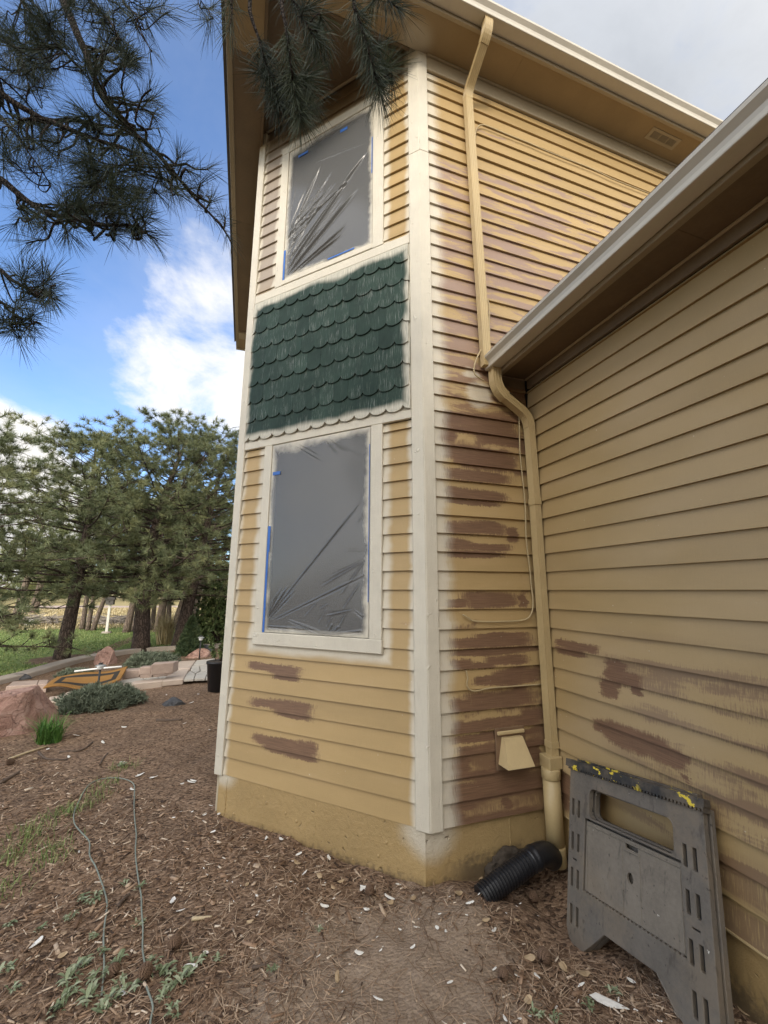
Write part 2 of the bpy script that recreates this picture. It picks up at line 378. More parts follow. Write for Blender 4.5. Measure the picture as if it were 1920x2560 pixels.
def g_extra(c, col):
    N = c['N']
    # dry-brushed streaks of old stain along the board edges, low on the wall
    fr = N.math('FRACT', N.mul(N.add(c['z'], -0.335), 1/0.1322))
    edge = N.mx(N.step(fr, 0.40, 0.02), N.step(fr, 0.62, 0.98))
    st = N.noise(N.v('ADD', N.scale(c['uv'], (150, 9, 1)), N.n('ShaderNodeCombineXYZ', {0: 0.0, 1: N.mul(c['row'], 2.3), 2: 0.0}).outputs[0]), 1.0, 4.0, 0.62)
    big = N.noise(N.v('ADD', N.scale(c['uv'], (1.5, 8, 1)), (3.1, 7.7, 0)), 1.0, 4.0, 0.6, 0.4)
    zone = N.mul(N.step(c['z'], 1.62, 1.35), N.step(c['u'], 2.25, 1.75))
    st2 = N.noise(N.scale(c['uv'], (300, 30, 1)), 1.0, 3.0, 0.6)
    a = N.add(N.add(N.mul(edge, 0.25), N.mul(N.sub(big, 0.5), 1.9)), N.add(N.mul(N.sub(st, 0.5), 0.60), N.mul(N.sub(st2, 0.5), 0.5)))
    mk = N.mul(N.step(a, 0.03, 0.30), zone)
    low = N.mul(N.step(c['z'], 0.75, 0.5), N.mul(N.step(big, 0.35, 0.5), N.step(st, 0.35, 0.5)))
    low = N.mul(low, N.step(c['u'], 1.9, 1.5))
    mk = N.mx(mk, N.mul(low, 0.9))
    mask = N.mul(mk, 0.88)
    col = N.mix(mask, col, (0.17, 0.10, 0.055))
    pale_blot = N.step(N.noise(N.scale(c['uv'], (1.1, 1.4, 1)), 1.0, 2.0, 0.5), 0.35, 0.65)  # broad paler blotches mixed in at random
    return N.mix(N.mul(pale_blot, 0.25), col, (0.40, 0.31, 0.20))
M = {}
M['side'] = siding('side wall paint', C_STROKES, c_over, c_extra)
M['front'] = siding('front wall paint', F_STROKES, f_over, f_extra)
M['garage'] = siding('garage wall paint', G_STROKES, None, g_extra, tan=(0.335, 0.232, 0.103), relief=0.22)

def trim_mat():
    m, N = mat('cream trim paint'); co = N.n('ShaderNodeTexCoord').outputs['Object']
    g = N.noise(N.scale(co, (70, 70, 7)), 1.0, 4.0, 0.65, 0.6); b = N.noise(co, 5.0, 4.0, 0.6); d = N.noise(co, 130.0, 2.0, 0.5)
    knot = N.step(N.noise(N.scale(co, (26, 26, 18)), 1.0, 2.0, 0.5), 0.70, 0.76)
    f = N.add(N.add(1.0, N.mul(N.sub(b, 0.5), 0.28)), N.mul(N.sub(g, 0.5), 0.12))
    c = N.v('SCALE', CREAM); N.t.links.new(f, N.t.nodes[-1].inputs['Scale'])
    c = N.mix(N.mul(knot, 0.3), c, (0.74, 0.68, 0.55))
    finish(N, c, N.add(0.45, N.mul(b, 0.2)), N.add(N.mul(g, 0.7), N.add(N.mul(d, 0.35), N.mul(knot, 0.8))), 0.85, 0.006, spec=0.4); return m
M['trim'] = trim_mat()
def soffit_mat():
    m, N = mat('soffit paint'); co = N.n('ShaderNodeTexCoord').outputs['Object']
    b = N.noise(co, 2.2, 4.0, 0.62); d = N.noise(co, 90.0, 3.0, 0.6)
    f = N.add(N.add(1.0, N.mul(N.sub(b, 0.5), 0.55)), N.mul(N.sub(d, 0.5), 0.15))
    c = N.v('SCALE', (0.315, 0.228, 0.120)); N.t.links.new(f, N.t.nodes[-1].inputs['Scale'])
    q = N.v('LENGTH', N.v('MULTIPLY_ADD', co, (1/.17, 1/.15, 0), (-1.13/.17, -2.53/.15, 0)), out='Value')
    c = N.mix(N.mul(N.step(q, 1.2, 0.3), 0.65), c, CREAM)                # overspray above the corner board
    finish(N, c, 0.62, d, 0.15, 0.003); return m
M['soffit'] = soffit_mat()
M['stain'] = plain('stained wood darkened for shade', (0.15, 0.104, 0.060), 0.6, 0.22, 3.0, 50.0, 0.12)  # old brown stain; its dark tone also paints in shade under the garage eave
M['gutter'] = plain('painted gutter', (0.52, 0.475, 0.39), 0.36, 0.07, 3.0, 40.0, 0.04, spec=0.5)
M['fascia'] = plain('fascia paint', (0.38, 0.31, 0.205), 0.55, 0.10, 3.0, 60.0, 0.12)
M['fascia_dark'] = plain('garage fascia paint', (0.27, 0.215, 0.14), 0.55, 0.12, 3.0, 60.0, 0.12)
M['spout'] = plain('painted downspout', (0.44, 0.33, 0.165), 0.42, 0.10, 4.0, 70.0, 0.06, spec=0.45)
M['flap'] = plain('vent hood paint', (0.50, 0.38, 0.20), 0.45, 0.10, 8.0, 70.0, 0.08)
M['plate'] = plain('vent plate stain', (0.17, 0.105, 0.06), 0.5, 0.15, 12.0)
M['grille'] = plain('vent grille', (0.30, 0.25, 0.17), 0.6, 0.1)
M['dark'] = plain('dark gap', (0.02, 0.017, 0.014), 0.9, 0.1)
M['roof'] = plain('asphalt shingle', (0.10, 0.09, 0.08), 0.9, 0.25, 3.0, 80.0, 0.5)
M['cable'] = plain('painted cable', (0.40, 0.31, 0.17), 0.5, 0.15, 20.0)

def concrete():
    m, N = mat('painted foundation'); co = N.n('ShaderNodeTexCoord').outputs['Object']; x, y, z = N.xyz(co)
    b = N.noise(co, 2.5, 4.0, 0.6); d = N.noise(co, 28.0, 4.0, 0.62); e = N.noise(co, 140.0, 2.0, 0.5)
    f = N.add(N.add(1.0, N.mul(N.sub(b, 0.5), 0.4)), N.mul(N.sub(d, 0.5), 0.22))
    c = N.v('SCALE', (0.355, 0.245, 0.108)); N.t.links.new(f, N.t.nodes[-1].inputs['Scale'])
    # cream overspray below the corner boards
    def spot(cx, cy, cz, rx, rz): 
        q = N.v('LENGTH', N.v('MULTIPLY_ADD', co, (1/rx, 1/rx, 1/rz), (-cx/rx, -cy/rx, -cz/rz)), out='Value'); return N.step(N.add(q, N.mul(N.sub(b, .5), .7)), 1.1, 0.45)
    c = N.mix(N.mul(N.mx(spot(1.17, 2.6, 0.31, .24, .20), spot(-0.08, 3.88, 0.36, .2, .16)), 0.8), c, CREAM)
    # dirt splashed up from the soil, bare concrete low in the corner
    dirt = N.step(N.add(z, N.mul(N.sub(d, 0.5), 0.16)), 0.07, -0.01)
    right = N.step(x, 1.2, 1.5)
    rise = N.step(N.add(z, N.mul(N.sub(d, 0.5), 0.22)), 0.17, 0.06)
    c = N.mix(N.mul(N.mx(dirt, N.mul(rise, right)), 0.75), c, (0.085, 0.062, 0.042))
    pit = N.step(N.noise(co, 17.0, 2.0, 0.5), 0.70, 0.78)
    c = N.mix(N.mul(pit, 0.35), c, (0.16, 0.11, 0.06))
    bump = N.add(N.add(N.mul(d, 0.6), N.mul(e, 0.2)), N.mul(pit, -0.8))
    finish(N, c, 0.55, bump, 0.9, 0.012, spec=0.35); return m
M['found'] = concrete()

def shingle_mat():
    m, N = mat('green shingle paint'); uv = uvp(N); s, z, _ = N.xyz(uv)
    g = N.noise(N.scale(uv, (330, 7, 1)), 1.0, 3.0, 0.62); b = N.noise(N.scale(uv, (5, 5, 1)), 1.0, 3.0, 0.6); fine = N.noise(N.scale(uv, (90, 22, 1)), 1.0, 3.0, .6)
    oi = N.n('ShaderNodeObjectInfo').outputs['Random']
    f = N.add(N.add(N.add(0.78, N.mul(oi, 0.34)), N.mul(N.sub(b, 0.5), 0.7)), N.mul(N.sub(g, 0.5), 0.6))
    c = N.v('SCALE', (0.028, 0.050, 0.038)); N.t.links.new(f, N.t.nodes[-1].inputs['Scale'])
    ln = N.mul(N.step(g, 0.57, 0.66), N.step(N.add(N.noise(N.scale(uv, (14, 3, 1)), 1.0, 2.0, .5), N.mul(N.sub(oi, .5), .25)), 0.36, 0.60))
    c = N.mix(N.mul(ln, 0.62), c, (0.36, 0.37, 0.34))
    ww = N.mul(N.sub(N.noise(N.scale(uv, (3.2, 3.2, 1)), 1.0, 2.0, .5), 0.5), 0.14)
    e1 = N.step(N.sub(N.add(s, ww), 0.10), 0.07, 0.005); e2 = N.step(N.sub(1.77, N.add(s, ww)), 0.055, 0.0)
    e3 = N.step(N.sub(4.565, N.add(z, ww)), 0.085, 0.02); e4 = N.step(N.sub(N.add(z, ww), 3.12), 0.095, 0.03)
    e = N.mx(N.mx(e1, e2), N.mx(e3, e4))
    e = N.mul(e, N.add(0.62, N.mul(N.step(g, 0.40, 0.62), 0.5)))
    c = N.mix(N.math('MULTIPLY', e, 0.92, clamp=True), c, (0.60, 0.56, 0.46))
    finish(N, c, 0.6, N.add(g, N.mul(fine, 0.5)), 0.5, 0.004, spec=0.15); return m
M['shingle'] = shingle_mat()

def plastic_mat(name, s0, s1, z0, z1, seed):
    """thin milky sheeting; cream overspray where the sprayer crossed its border"""
    m, N = mat(name); uv = uvp(N); s, z, _ = N.xyz(uv)
    w = N.noise(N.v('ADD', N.scale(uv, (3.0, 3.0, 1)), (seed, 0, 0)), 1.0, 3.0, 0.6)
    ww = N.mul(N.sub(w, 0.5), 0.16)
    ed = N.mn(N.mn(N.sub(s, s0), N.sub(s1, s)), N.mn(N.sub(z, z0), N.mul(N.sub(z1, z), 0.6)))
    spray = N.step(N.add(ed, N.add(N.mul(ww, 0.8), N.mul(N.sub(N.noise(N.scale(uv, (22, 22, 1)), 1.0, 3.0, .6), .5), .03))), 0.055, -0.01)
    fine = N.noise(N.scale(uv, (4, 4, 1)), 1.0, 2.0, 0.5, 0.6)
    film = N.n('ShaderNodeBsdfPrincipled', {'Base Color': (0.185, 0.186, 0.182, 1), 'Roughness': 0.19, 'Specular IOR Level': 0.6, 'Alpha': 0.56,
                'Normal': N.n('ShaderNodeBump', {'Strength': 0.05, 'Distance': 0.004, 'Height': fine}).outputs[0]})
    paint = N.n('ShaderNodeBsdfPrincipled', {'Base Color': (*CREAM, 1), 'Roughness': 0.5})
    mixs = N.n('ShaderNodeMixShader', {0: N.mul(spray, 0.93), 1: film.outputs[0], 2: paint.outputs[0]})
    N.n('ShaderNodeOutputMaterial', {0: mixs.outputs[0]}); return m
M['tape'] = plain('blue masking tape', (0.035, 0.13, 0.42), 0.55, 0.12, 20.0)
def glass_mat():
    m, N = mat('window glass')
    finish(N, (0.035, 0.042, 0.055), 0.06, spec=0.6); return m
M['glass'] = glass_mat()
M['sash'] = plain('window sash', (0.30, 0.29, 0.27), 0.45, 0.06)
# ------------------------------------------------------------------ house
house = empty('house', (1.6, 3.4, 0), label='yellow clapboard house with cream corner boards, half repainted, with a lower garage wing', cat='house')
house_inv = Matrix.Translation(-Vector(house.location))
def hpart(name, bm, m, parent=house, **k):
    o = obj(name, bm, m, parent, **k)
    return o
# parts are modelled in world coordinates; the house Empty carries its own offset, so undo it once per part
def settle():
    for o in list(house.children): o.matrix_parent_inverse = house_inv

EX, Z0 = 0.1322, 0.335
def zk(k): return Z0 + EX*k
rs = random.Random(3)
def board(fr, s0, s1, k, m, parent, zcap=99, zlow=-9):
    """one lap of clapboard: thick butt below, thin edge tucked behind the lap above"""
    za, zb = max(zk(k), zlow), min(zk(k+1)+0.012, zcap)
    if zb - za < 0.012: return
    j = rs.uniform(-.0012, .0012); oj = rs.uniform(-.0012, .0012)
    bm = bmesh.new()
    ot = 0.0 if zb < zcap else 0.0
    pts = [fr.p(s0, za+j, -0.024), fr.p(s1, za-j, -0.024), fr.p(s1, za-j, 0.0+oj), fr.p(s0, za+j, 0.0+oj),
           fr.p(s0, zb, -0.024), fr.p(s1, zb, -0.024), fr.p(s1, zb, -0.0195), fr.p(s0, zb, -0.0195)]
    add_box(bm, pts); put_uv(bm, fr)
    obj('siding_board', bm, m, parent)
def wallpart(): 
    o = empty('wall', (0, 0, 0)); o.parent = house; return o
# side wall of the tower
wc = wallpart(); bm = bmesh.new(); FRC.box(bm, 1.2, 2.2, 0.348, 6.54, -0.06, -0.0245); FRC.box(bm, 2.2, 8.0, 3.0, 6.54, -0.06, -0.0245)
obj('sheathing', bm, M['dark'], wc)
for k in range(0, 46):
    z = zk(k); right = 2.095 if z < 3.40 else 8.0
    board(FRC, 1.262, right, k, M['side'], wc, zcap=6.372)
# front wall of the bay
wf = wallpart(); bm = bmesh.new(); FRF.box(bm, 0.02, 1.85, 0.348, 6.70, -0.10, -0.0245); obj('sheathing', bm, M['dark'], wf)
W2B, W2T, W1B, W1T = 1.448, 3.055, 4.715, 6.230
for k in range(0, 48):
    z = zk(k)
    if k <= 7: segs = [(0.098, 1.762)]
    elif z < 3.04: segs = [(0.098, 0.336), (1.516, 1.762)]
    elif z < 4.64 - EX: segs = []
    elif z < 6.25: segs = [(0.098, 0.336), (1.516, 1.762)]
    else: segs = [(0.098, 1.762)]
    lim = 3.046 if z < 3.2 else 6.69
    lo = 4.664 if z > 4.0 else -9
    for a, b in segs: board(FRF, a, b, k, M['front'], wf, zcap=lim, zlow=lo)
# garage wall
wg = wallpart(); bm = bmesh.new(); FRG.box(bm, -4.0, 2.62, 0.348, 3.49, -0.06, -0.0245); obj('sheathing', bm, M['dark'], wg)
for k in range(0, 24): board(FRG, -4.0, 2.596, k, M['garage'], wg, zcap=3.40)

bm = bmesh.new(); FRG.box(bm, -4.0, 2.5, 0.3255, 0.3335, -0.02, 0.004); obj('flashing', bm, M['flap'], house)
# foundation
bm = bmesh.new()
v = [FRF.p(1.806, -0.6, -0.007), Vector((1.151, 2.63, -0.6)), Vector((2.125, 2.63, -0.6)), Vector((2.125, -4, -0.6)), Vector((2.6, -4, -.6)), Vector((2.6, 3.2, -.6)), Vector((0.5, 4.6, -.6))]
for a, b in ((0, 1), (1, 2)):
    n = 40
    p, q = v[a], v[b]
    vv = []
    for i in range(n+1):
        t = i/n; c = p.lerp(q, t)
        vv.append((c.copy(), Vector((c.x, c.y, 0.345))))
    rows = [[bm.verts.new(c0.lerp(c1, r/12)) for r in range(13)] for c0, c1 in vv]
    for r0, r1 in zip(rows, rows[1:]):
        for r in range(12): bm.faces.new((r0[r], r1[r], r1[r+1], r0[r+1]))
bmesh.ops.remove_doubles(bm, verts=bm.verts[:], dist=0.001)
for p in bm.verts: p.co += Vector((-S2, -S2, 0))*(0.003*mn.noise(p.co*7))
q0 = [bm.verts.new(x) for x in (FRF.p(1.806, -.6, -.007), FRF.p(1.806, .345, -.007), FRF.p(1.806, .345, -.007)+Vector((.25, 4, 0)), FRF.p(1.806, -.6, -.007)+Vector((.25, 4, 0)))]; bm.faces.new(q0)
fo = obj('foundation', bm, M['found'], house, smooth=False)
bm = bmesh.new(); bx(bm, 2.121, 2.3, -4, 2.7, -0.6, 0.325); obj('foundation', bm, M['found'], house)
# ridges left by the form boards, parts of the foundation
def ridge(fr, s, z0, z1, o):
    bm = bmesh.new(); pts = []; n = 26
    for i in range(n): 
        t = i/(n-1); pts.append(fr.p(s + 0.004*math.sin(i*2.3), z0+(z1-z0)*t, o))
    add_tube(bm, pts, [0.005 + 0.0045*abs(mn.noise(Vector((i*0.9, s*9, 0)))) for i in range(n)], 6)
    obj('form_ridge', bm, M['found'], fo, smooth=True)
ridge(FRF, 0.86, -0.05, 0.31, -0.008); ridge(FRF, 1.335, 0.0, 0.26, -0.010); ridge(FRF, 1.72, 0.05, 0.31, -0.008); ridge(FRC, 1.76, -0.1, 0.30, -0.031)
for s, z in ((0.36, 0.11), (0.30, 0.20), (1.12, 0.19), (1.02, 0.16), (1.30, 0.22), (1.62, 0.08), (1.42, 0.02), (0.55, 0.04)):
    bm = bmesh.new(); bmesh.ops.create_icosphere(bm, subdivisions=2, radius=0.018)
    c = FRF.p(s, z, -0.012)
    for q in bm.verts: q.co = c + Vector((q.co.x*1.0, q.co.y*0.8, q.co.z*0.9))*(0.7+0.6*abs(mn.noise(q.co*80+c)))
    obj('tie_patch', bm, M['found'], fo, smooth=True)

# trim boards
def trimboard(name, fr, s0, s1, z0, z1, o0, o1, m='trim', bev=0.004, parent=house):
    bm = bmesh.new(); fr.box(bm, s0, s1, z0, z1, o0, o1); soften(bm, bev)
    return obj(name, bm, M[m], parent)
def cornerboard(fr, s0, s1, z0, z1, o1, cuts=()):
    zs = [z0, *cuts, z1]
    for a, b in zip(zs, zs[1:]): trimboard('corner_board', fr, s0, s1, a+0.0006, b-0.0006, -0.02, o1)
cornerboard(FRC, 1.1705, 1.259, 0.322, 6.539, 0.010, (5.45,))
cornerboard(FRF, -0.001, 0.094, 0.322, 6.69, 0.0115, (5.44,))
cornerboard(FRF, 1.764, 1.850, 0.325, 6.69, 0.011)
bm = bmesh.new(); p = FRF.p(1.85, 0, 0)
bx(bm, p.x-0.0, p.x+0.02, p.y-0.004, p.y+0.09, 0.325, 6.69); obj('corner_board', bm, M['trim'], house)
bm = bmesh.new(); bx(bm, p.x+0.021, p.x+0.06, p.y+0.02, 8.2, -0.3, 6.53); obj('wall', bm, M['front'], house)
# bands above and below the shingles
trimboard('band_board', FRF, 0.0965, 1.762, 4.572, 4.660, -0.02, 0.0095)
trimboard('band_board', FRF, 0.0965, 1.762, 3.050, 3.120, -0.02, 0.0095)
trimboard('frieze_board', FRC, 1.2605, 8.0, 6.375, 6.520, -0.02, 0.0060, 'fascia')
trimboard('frieze_board', FRG, -4.0, 2.575, 3.402, 3.485, -0.02, 0.0060, 'stain')
trimboard('frieze_board', FRC, 1.85, 2.085, 3.402, 3.485, 0.001, 0.012, 'stain')

# fish-scale shingles
def shingle_mesh(w, h, cut0=-1, cut1=1):
    """rounded butt at the bottom, origin at the middle of the butt's cusps; clipped to cut0..cut1 half widths"""
    bm = bmesh.new(); prof = []
    n = 12
    for i in range(n+1):
        t = -1 + 2*i/n
        if t < cut0-1e-6 or t > cut1+1e-6: continue
        prof.append((t*w/2*0.999, -0.046*math.sqrt(max(0, 1-t*t*0.97))))
    out = []
    for o0, o1 in ((0.006, 0.0), (0.023, 0.0)):
        ring = [(x, y, o0) for x, y in prof] + [(prof[-1][0], h, o0-0.014), (prof[0][0], h, o0-0.014)]
        out.append([bm.verts.new((a, b, c)) for a, b, c in ring])
    bm.faces.new(out[0][::-1]); bm.faces.new(out[1])
    L = len(out[0])
    for i in range(L): bm.faces.new((out[0][i], out[0][(i+1) % L], out[1][(i+1) % L], out[1][i]))
    return bm
shp = empty('shingle_panel', (0, 0, 0)); shp.parent = house
bm = bmesh.new(); FRF.box(bm, 0.096, 1.763, 3.12, 4.573, -0.02, 0.0015); put_uv(bm, FRF); obj('backing', bm, M['shingle'], shp)
SW = 0.1415
for r in range(8):
    zc = 4.452 - 0.1834*r                       # cusp height
    off = 0.226 if r % 2 == 0 else 0.158
    n0 = math.floor((0.097-off)/SW); h = min(0.1834+0.02, 4.571-zc) if r == 0 else 0.1834+0.015
    for i in range(n0, n0+14):
        a, b = off+SW*i, off+SW*(i+1)
        ca, cb = max(a, 0.098), min(b, 1.761)
        if cb-ca < 0.012: continue
        mid = (a+b)/2
        bm = shingle_mesh(SW, h, (ca-mid)/(SW/2), (cb-mid)/(SW/2))
        jz, jo, jr = rs.uniform(-.005, .005), rs.uniform(-.001, .002), rs.uniform(-.010, .010)
        for q in bm.verts:
            x, y, o = q.co; x, y = x - y*jr, y + x*jr
            q.co = FRF.p(min(max(mid+x, 0.0972), 1.762), min(zc+y+jz, 4.571), o+jo)
        put_uv(bm, FRF); obj('shingle', bm, M['shingle'], shp)

# windows
def window(s0, s1, z0, z1, zrail, apron):
    w = empty('window', (0, 0, 0)); w.parent = house
    fr = FRF
    def b(name, a0, a1, c0, c1, o0, o1, m='trim', bev=0.003): 
        bm = bmesh.new(); fr.box(bm, a0, a1, c0, c1, o0, o1)
        if bev: soften(bm, bev)
        return obj(name, bm, M[m], w)
    top = z1
    zb = z0-0.002 if apron else 4.661
    b('casing', 0.337, s0, zb, top, -0.02, 0.012); b('casing', s1, 1.515, zb, top, -0.02, 0.012)
    # brick mould inside the casing
    for a0, a1, c0, c1 in ((s0, s0+0.034, z0, z1), (s1-0.034, s1, z0, z1), (s0+0.034, s1-0.034, z1-0.034, z1), (s0+0.034, s1-0.034, z0, z0+0.034)):
        b('frame', a0+.0005, a1-.0005, c0+.0005, c1-.0005, -0.06, -0.004)
    # sashes: rails and stiles, then the panes
    a0, a1 = s0+0.035, s1-0.035; zr = zrail
    for (c0, c1, oo) in ((z0+0.035, zr+0.02, -0.035), (zr-0.02, z1-0.035, -0.052)):
        sh = b('sash', a0, a0+0.04, c0, c1, oo-0.02, oo, 'sash', 0)
        for q in ((a1-0.04, a1, c0, c1), (a0+0.0405, a1-0.0405, c1-0.04, c1), (a0+0.0405, a1-0.0405, c0, c0+0.04)):
            b('sash', q[0], q[1], q[2]+.0005, q[3]-.0005, oo-0.02, oo+0.0007, 'sash', 0)
        b('pane', a0+0.041, a1-0.041, c0+0.041, c1-0.041, oo-0.014, oo-0.010, 'glass', 0)
    bm = bmesh.new(); fr.box(bm, s0, s1, z0, z1, -0.10, -0.085); obj('backing', bm, M['dark'], w)
    return w
w_lo = window(0.436, 1.430, W2B, 3.048, 2.39, True)
w_up = window(0.440, 1.424, W1B, W1T, 5.42, False)
trimboard('sill', FRF, 0.331, 1.522, 1.349, 1.4455, -0.02, 0.019, 'trim', 0.004, w_lo)
trimboard('casing', FRF, 0.337, 1.515, W1T+.001, 6.315, -0.02, 0.0125, 'trim', 0.003, w_up)
trimboard('sill', FRF, 0.44, 1.424, 4.662, W1B-.003, -0.02, 0.016, 'trim', 0.003, w_up)

# roof, soffit, fascia and gutters -----------------------------------------------------
S_ = 6.54                                       # soffit level of the tower
KX = -0.135                                     # the hidden left wall's line
def panel(name, x0, x1, y0, y1, z0, z1, m, parent=house, bev=0):
    bm = bmesh.new(); bx(bm, x0, x1, y0, y1, z0, z1)
    if bev: soften(bm, bev)
    return obj(name, bm, M[m], parent)
# soffit in panels with thin joints; recessed over the chamfered bay front
for x0, x1 in ((-0.40, 0.70), (0.702, 2.10), (2.102, 4.52), (4.522, 8.0)):
    panel('soffit_panel', x0, x1, 2.318, 2.598, S_, S_+0.012, 'soffit')
for y0, y1 in ((2.5995, 3.10), (3.102, 4.95), (4.952, 7.40)):
    panel('soffit_panel', -0.40, KX-0.002, y0, y1, S_, S_+0.012, 'stain' if y0 > 3 else 'soffit')
panel('soffit_beam', -0.40, KX+0.02, 7.405, 7.60, S_-0.03, S_+0.012, 'fascia'); panel('soffit_panel', -0.40, KX+0.02, 7.602, 8.0, S_, S_+.012, 'soffit')
panel('soffit_panel', KX, 1.30, 2.602, 4.3, 6.697, 6.71, 'stain')            # ceiling of the recess
panel('soffit_beam', KX+0.002, 1.10, 2.6, 2.625, S_-0.006, 6.696, 'stain'); panel('soffit_beam', KX-0.0, KX+0.025, 2.627, 4.0, S_-0.006, 6.696, 'stain')
trimboard('molding', FRF, 0.095, 1.763, 6.672, 6.695, 0.001, 0.02, 'fascia', 0.004)
bm = bmesh.new(); FRC.box(bm, 1.262, 8.0, 6.521, 6.539, 0.0, 0.022); soften(bm, .004); obj('molding', bm, M['fascia'], house)
# fascias
panel('fascia_board', -0.46, 8.0, 2.287, 2.316, S_-0.022, S_+0.16, 'fascia', bev=.003)
panel('fascia_board', -0.452, -0.402, 2.318, 7.95, S_-0.022, S_+0.16, 'fascia_dark', bev=.003)
panel('fascia_board', -0.452, KX+.02, 7.952, 8.0, S_-0.03, S_+0.16, 'fascia')
def gutter(pathdir, org, out, length, m='gutter'):
    """K-style gutter swept along pathdir; profile offsets go out of the fascia"""
    prof = [(0, 0.105), (0, 0.008), (0.004, 0.004), (0.093, 0.002), (0.099, 0.004), (0.101, 0.010), (0.1005, 0.032), (0.106, 0.052), (0.122, 0.068), (0.132, 0.078), (0.134, 0.096), (0.131, 0.100), (0.122, 0.100), (0.121, 0.096), (0.127, 0.094), (0.126, 0.080),
            (0.102, 0.056), (0.097, 0.034), (0.096, 0.010), (0.006, 0.010), (0.003, 0.105)]
    bm = bmesh.new(); d, o = Vector(pathdir), Vector(out); org = Vector(org); n = max(2, int(length/0.6))
    rings = []
    for i in range(n+1):
        t = length*i/n; sag = 0.002*math.sin(i*1.7)
        rings.append([bm.verts.new(org + d*t + o*a + Vector((0, 0, c+sag))) for a, c in prof])
    for r0, r1 in zip(rings, rings[1:]):
        for i in range(len(prof)-1): bm.faces.new((r0[i], r1[i], r1[i+1], r0[i+1]))
    bm.faces.new([rings[0][i] for i in (0, 1, 2, 3, 4, 5, 6, 7, 8, 9, 10)]); bm.faces.new([rings[-1][i] for i in (0, 1, 2, 3, 4, 5, 6, 7, 8, 9, 10)][::-1])
    return obj('gutter', bm, M[m], house)
gutter((1, 0, 0), (-0.46, 2.2855, S_+0.004), (0, -1, 0), 8.4)
# garage eave
GS = 3.492
for y0, y1 in ((2.40, 2.588), (1.15, 2.398), (-0.9, 1.148), (-4.0, -0.902)):
    panel('soffit_panel', 1.852, 2.088, y0, y1, GS, GS+.012, 'stain')  # eave shade is put into the soffit colour
panel('fascia_board', 1.806, 1.850, -4.0, 2.585, GS-0.02, GS+0.16, 'fascia_dark', bev=.003)
bm = bmesh.new(); FRG.box(bm, -4.0, 2.575, 3.474, 3.491, 0.0062, 0.021); soften(bm, .003); obj('molding', bm, M['fascia'], house)
gutter((0, -1, 0), (1.8045, 2.578, GS+0.004), (-1, 0, 0), 6.5)
# roofs
bm = bmesh.new()
add_box(bm, [(-0.50, 2.20, S_+.165), (8.2, 2.20, S_+.165), (8.2, 2.20, S_+.185), (-0.5, 2.2, S_+.185), (3.2, 5.9, S_+2.0), (8.2, 5.9, S_+2.0), (8.2, 5.9, S_+2.02), (3.2, 5.9, S_+2.02)])
add_box(bm, [(-0.50, 2.205, S_+.165), (-0.5, 8.05, S_+.165), (-0.5, 8.05, S_+.185), (-0.5, 2.205, S_+.185), (3.2, 5.905, S_+2.0), (3.2, 8.05, S_+2.0), (3.2, 8.05, S_+2.02), (3.2, 5.905, S_+2.02)])
obj('roof', bm, M['roof'], house)
bm = bmesh.new(); add_box(bm, [(1.74, -4.2, GS+.165), (1.74, 2.59, GS+.165), (1.74, 2.59, GS+.18), (1.74, -4.2, GS+.18), (6.0, -4.2, GS+1.9), (6.0, 2.59, GS+1.9), (6.0, 2.59, GS+1.92), (6.0, -4.2, GS+1.92)])
obj('roof', bm, M['roof'], house)
# soffit vents: a flange, then louvres in three cells
def soffit_vent(x0, x1, y0, y1):
    v = panel('soffit_vent', x0, x1, y0, y1, S_-0.007, S_-0.0005, 'fascia', bev=.002)
    cw = (x1-x0-0.10)/3
    for c in range(3):
        a = x0+0.04+c*(cw+0.01)
        panel('grille', a, a+cw, y0+0.024, y1-0.024, S_-0.0085, S_-0.0072, 'grille', v)
        for j in range(6):
            yy = y0+0.028+j*(y1-y0-0.056)/6
            panel('louvre', a+.002, a+cw-.002, yy, yy+0.003, S_-0.0125, S_-0.0087, 'grille', v)
soffit_vent(3.745, 4.15, 2.375, 2.487); soffit_vent(0.62, 1.02, 2.368, 2.474)

# downspouts: ribbed rectangular pipe swept along a bent path
def sweep_rect(name, pts, w, d, xdir, m, parent=house, ribs=True):
    """w along xdir, d across; ribbed front"""
    P = [Vector(p) for p in pts]; X = Vector(xdir).normalized(); bm = bmesh.new(); rings = []
    prof = [(-w/2, -d/2), (w/2, -d/2), (w/2, d/2), (-w/2, d/2)]
    if ribs:
        nr = 4; prof = []
        def side(a, b, n):
            out = []
            A, B = Vector(a), Vector(b); t = (B-A); nn = Vector((-t.y, t.x)).normalized()
            for i in range(n):
                f0, f1 = (i+0.22)/n, (i+0.5)/n
                out += [A.lerp(B, i/n), A.lerp(B, f0), A.lerp(B, f0+0.08/n)+nn*0.0028, A.lerp(B, (i+.7)/n)+nn*0.0028, A.lerp(B, (i+.78)/n)]
            return [(q.x, q.y) for q in out]
        prof = side((-w/2, -d/2), (w/2, -d/2), 4)+side((w/2, -d/2), (w/2, d/2), 3)+side((w/2, d/2), (-w/2, d/2), 4)+side((-w/2, d/2), (-w/2, -d/2), 3)
    for i, p in enumerate(P):
        t = (P[min(i+1, len(P)-1)]-P[max(i-1, 0)]).normalized()
        x = (X - t*X.dot(t)).normalized(); y = t.cross(x)*-1
        rings.append([bm.verts.new(p + x*a + y*b) for a, b in prof])
    L = len(prof)
    for r0, r1 in zip(rings, rings[1:]):
        for i in range(L): bm.faces.new((r0[i], r0[(i+1) % L], r1[(i+1) % L], r1[i]))
    bm.faces.new(rings[0]); bm.faces.new(rings[-1])
    return obj(name, bm, M[m], parent)
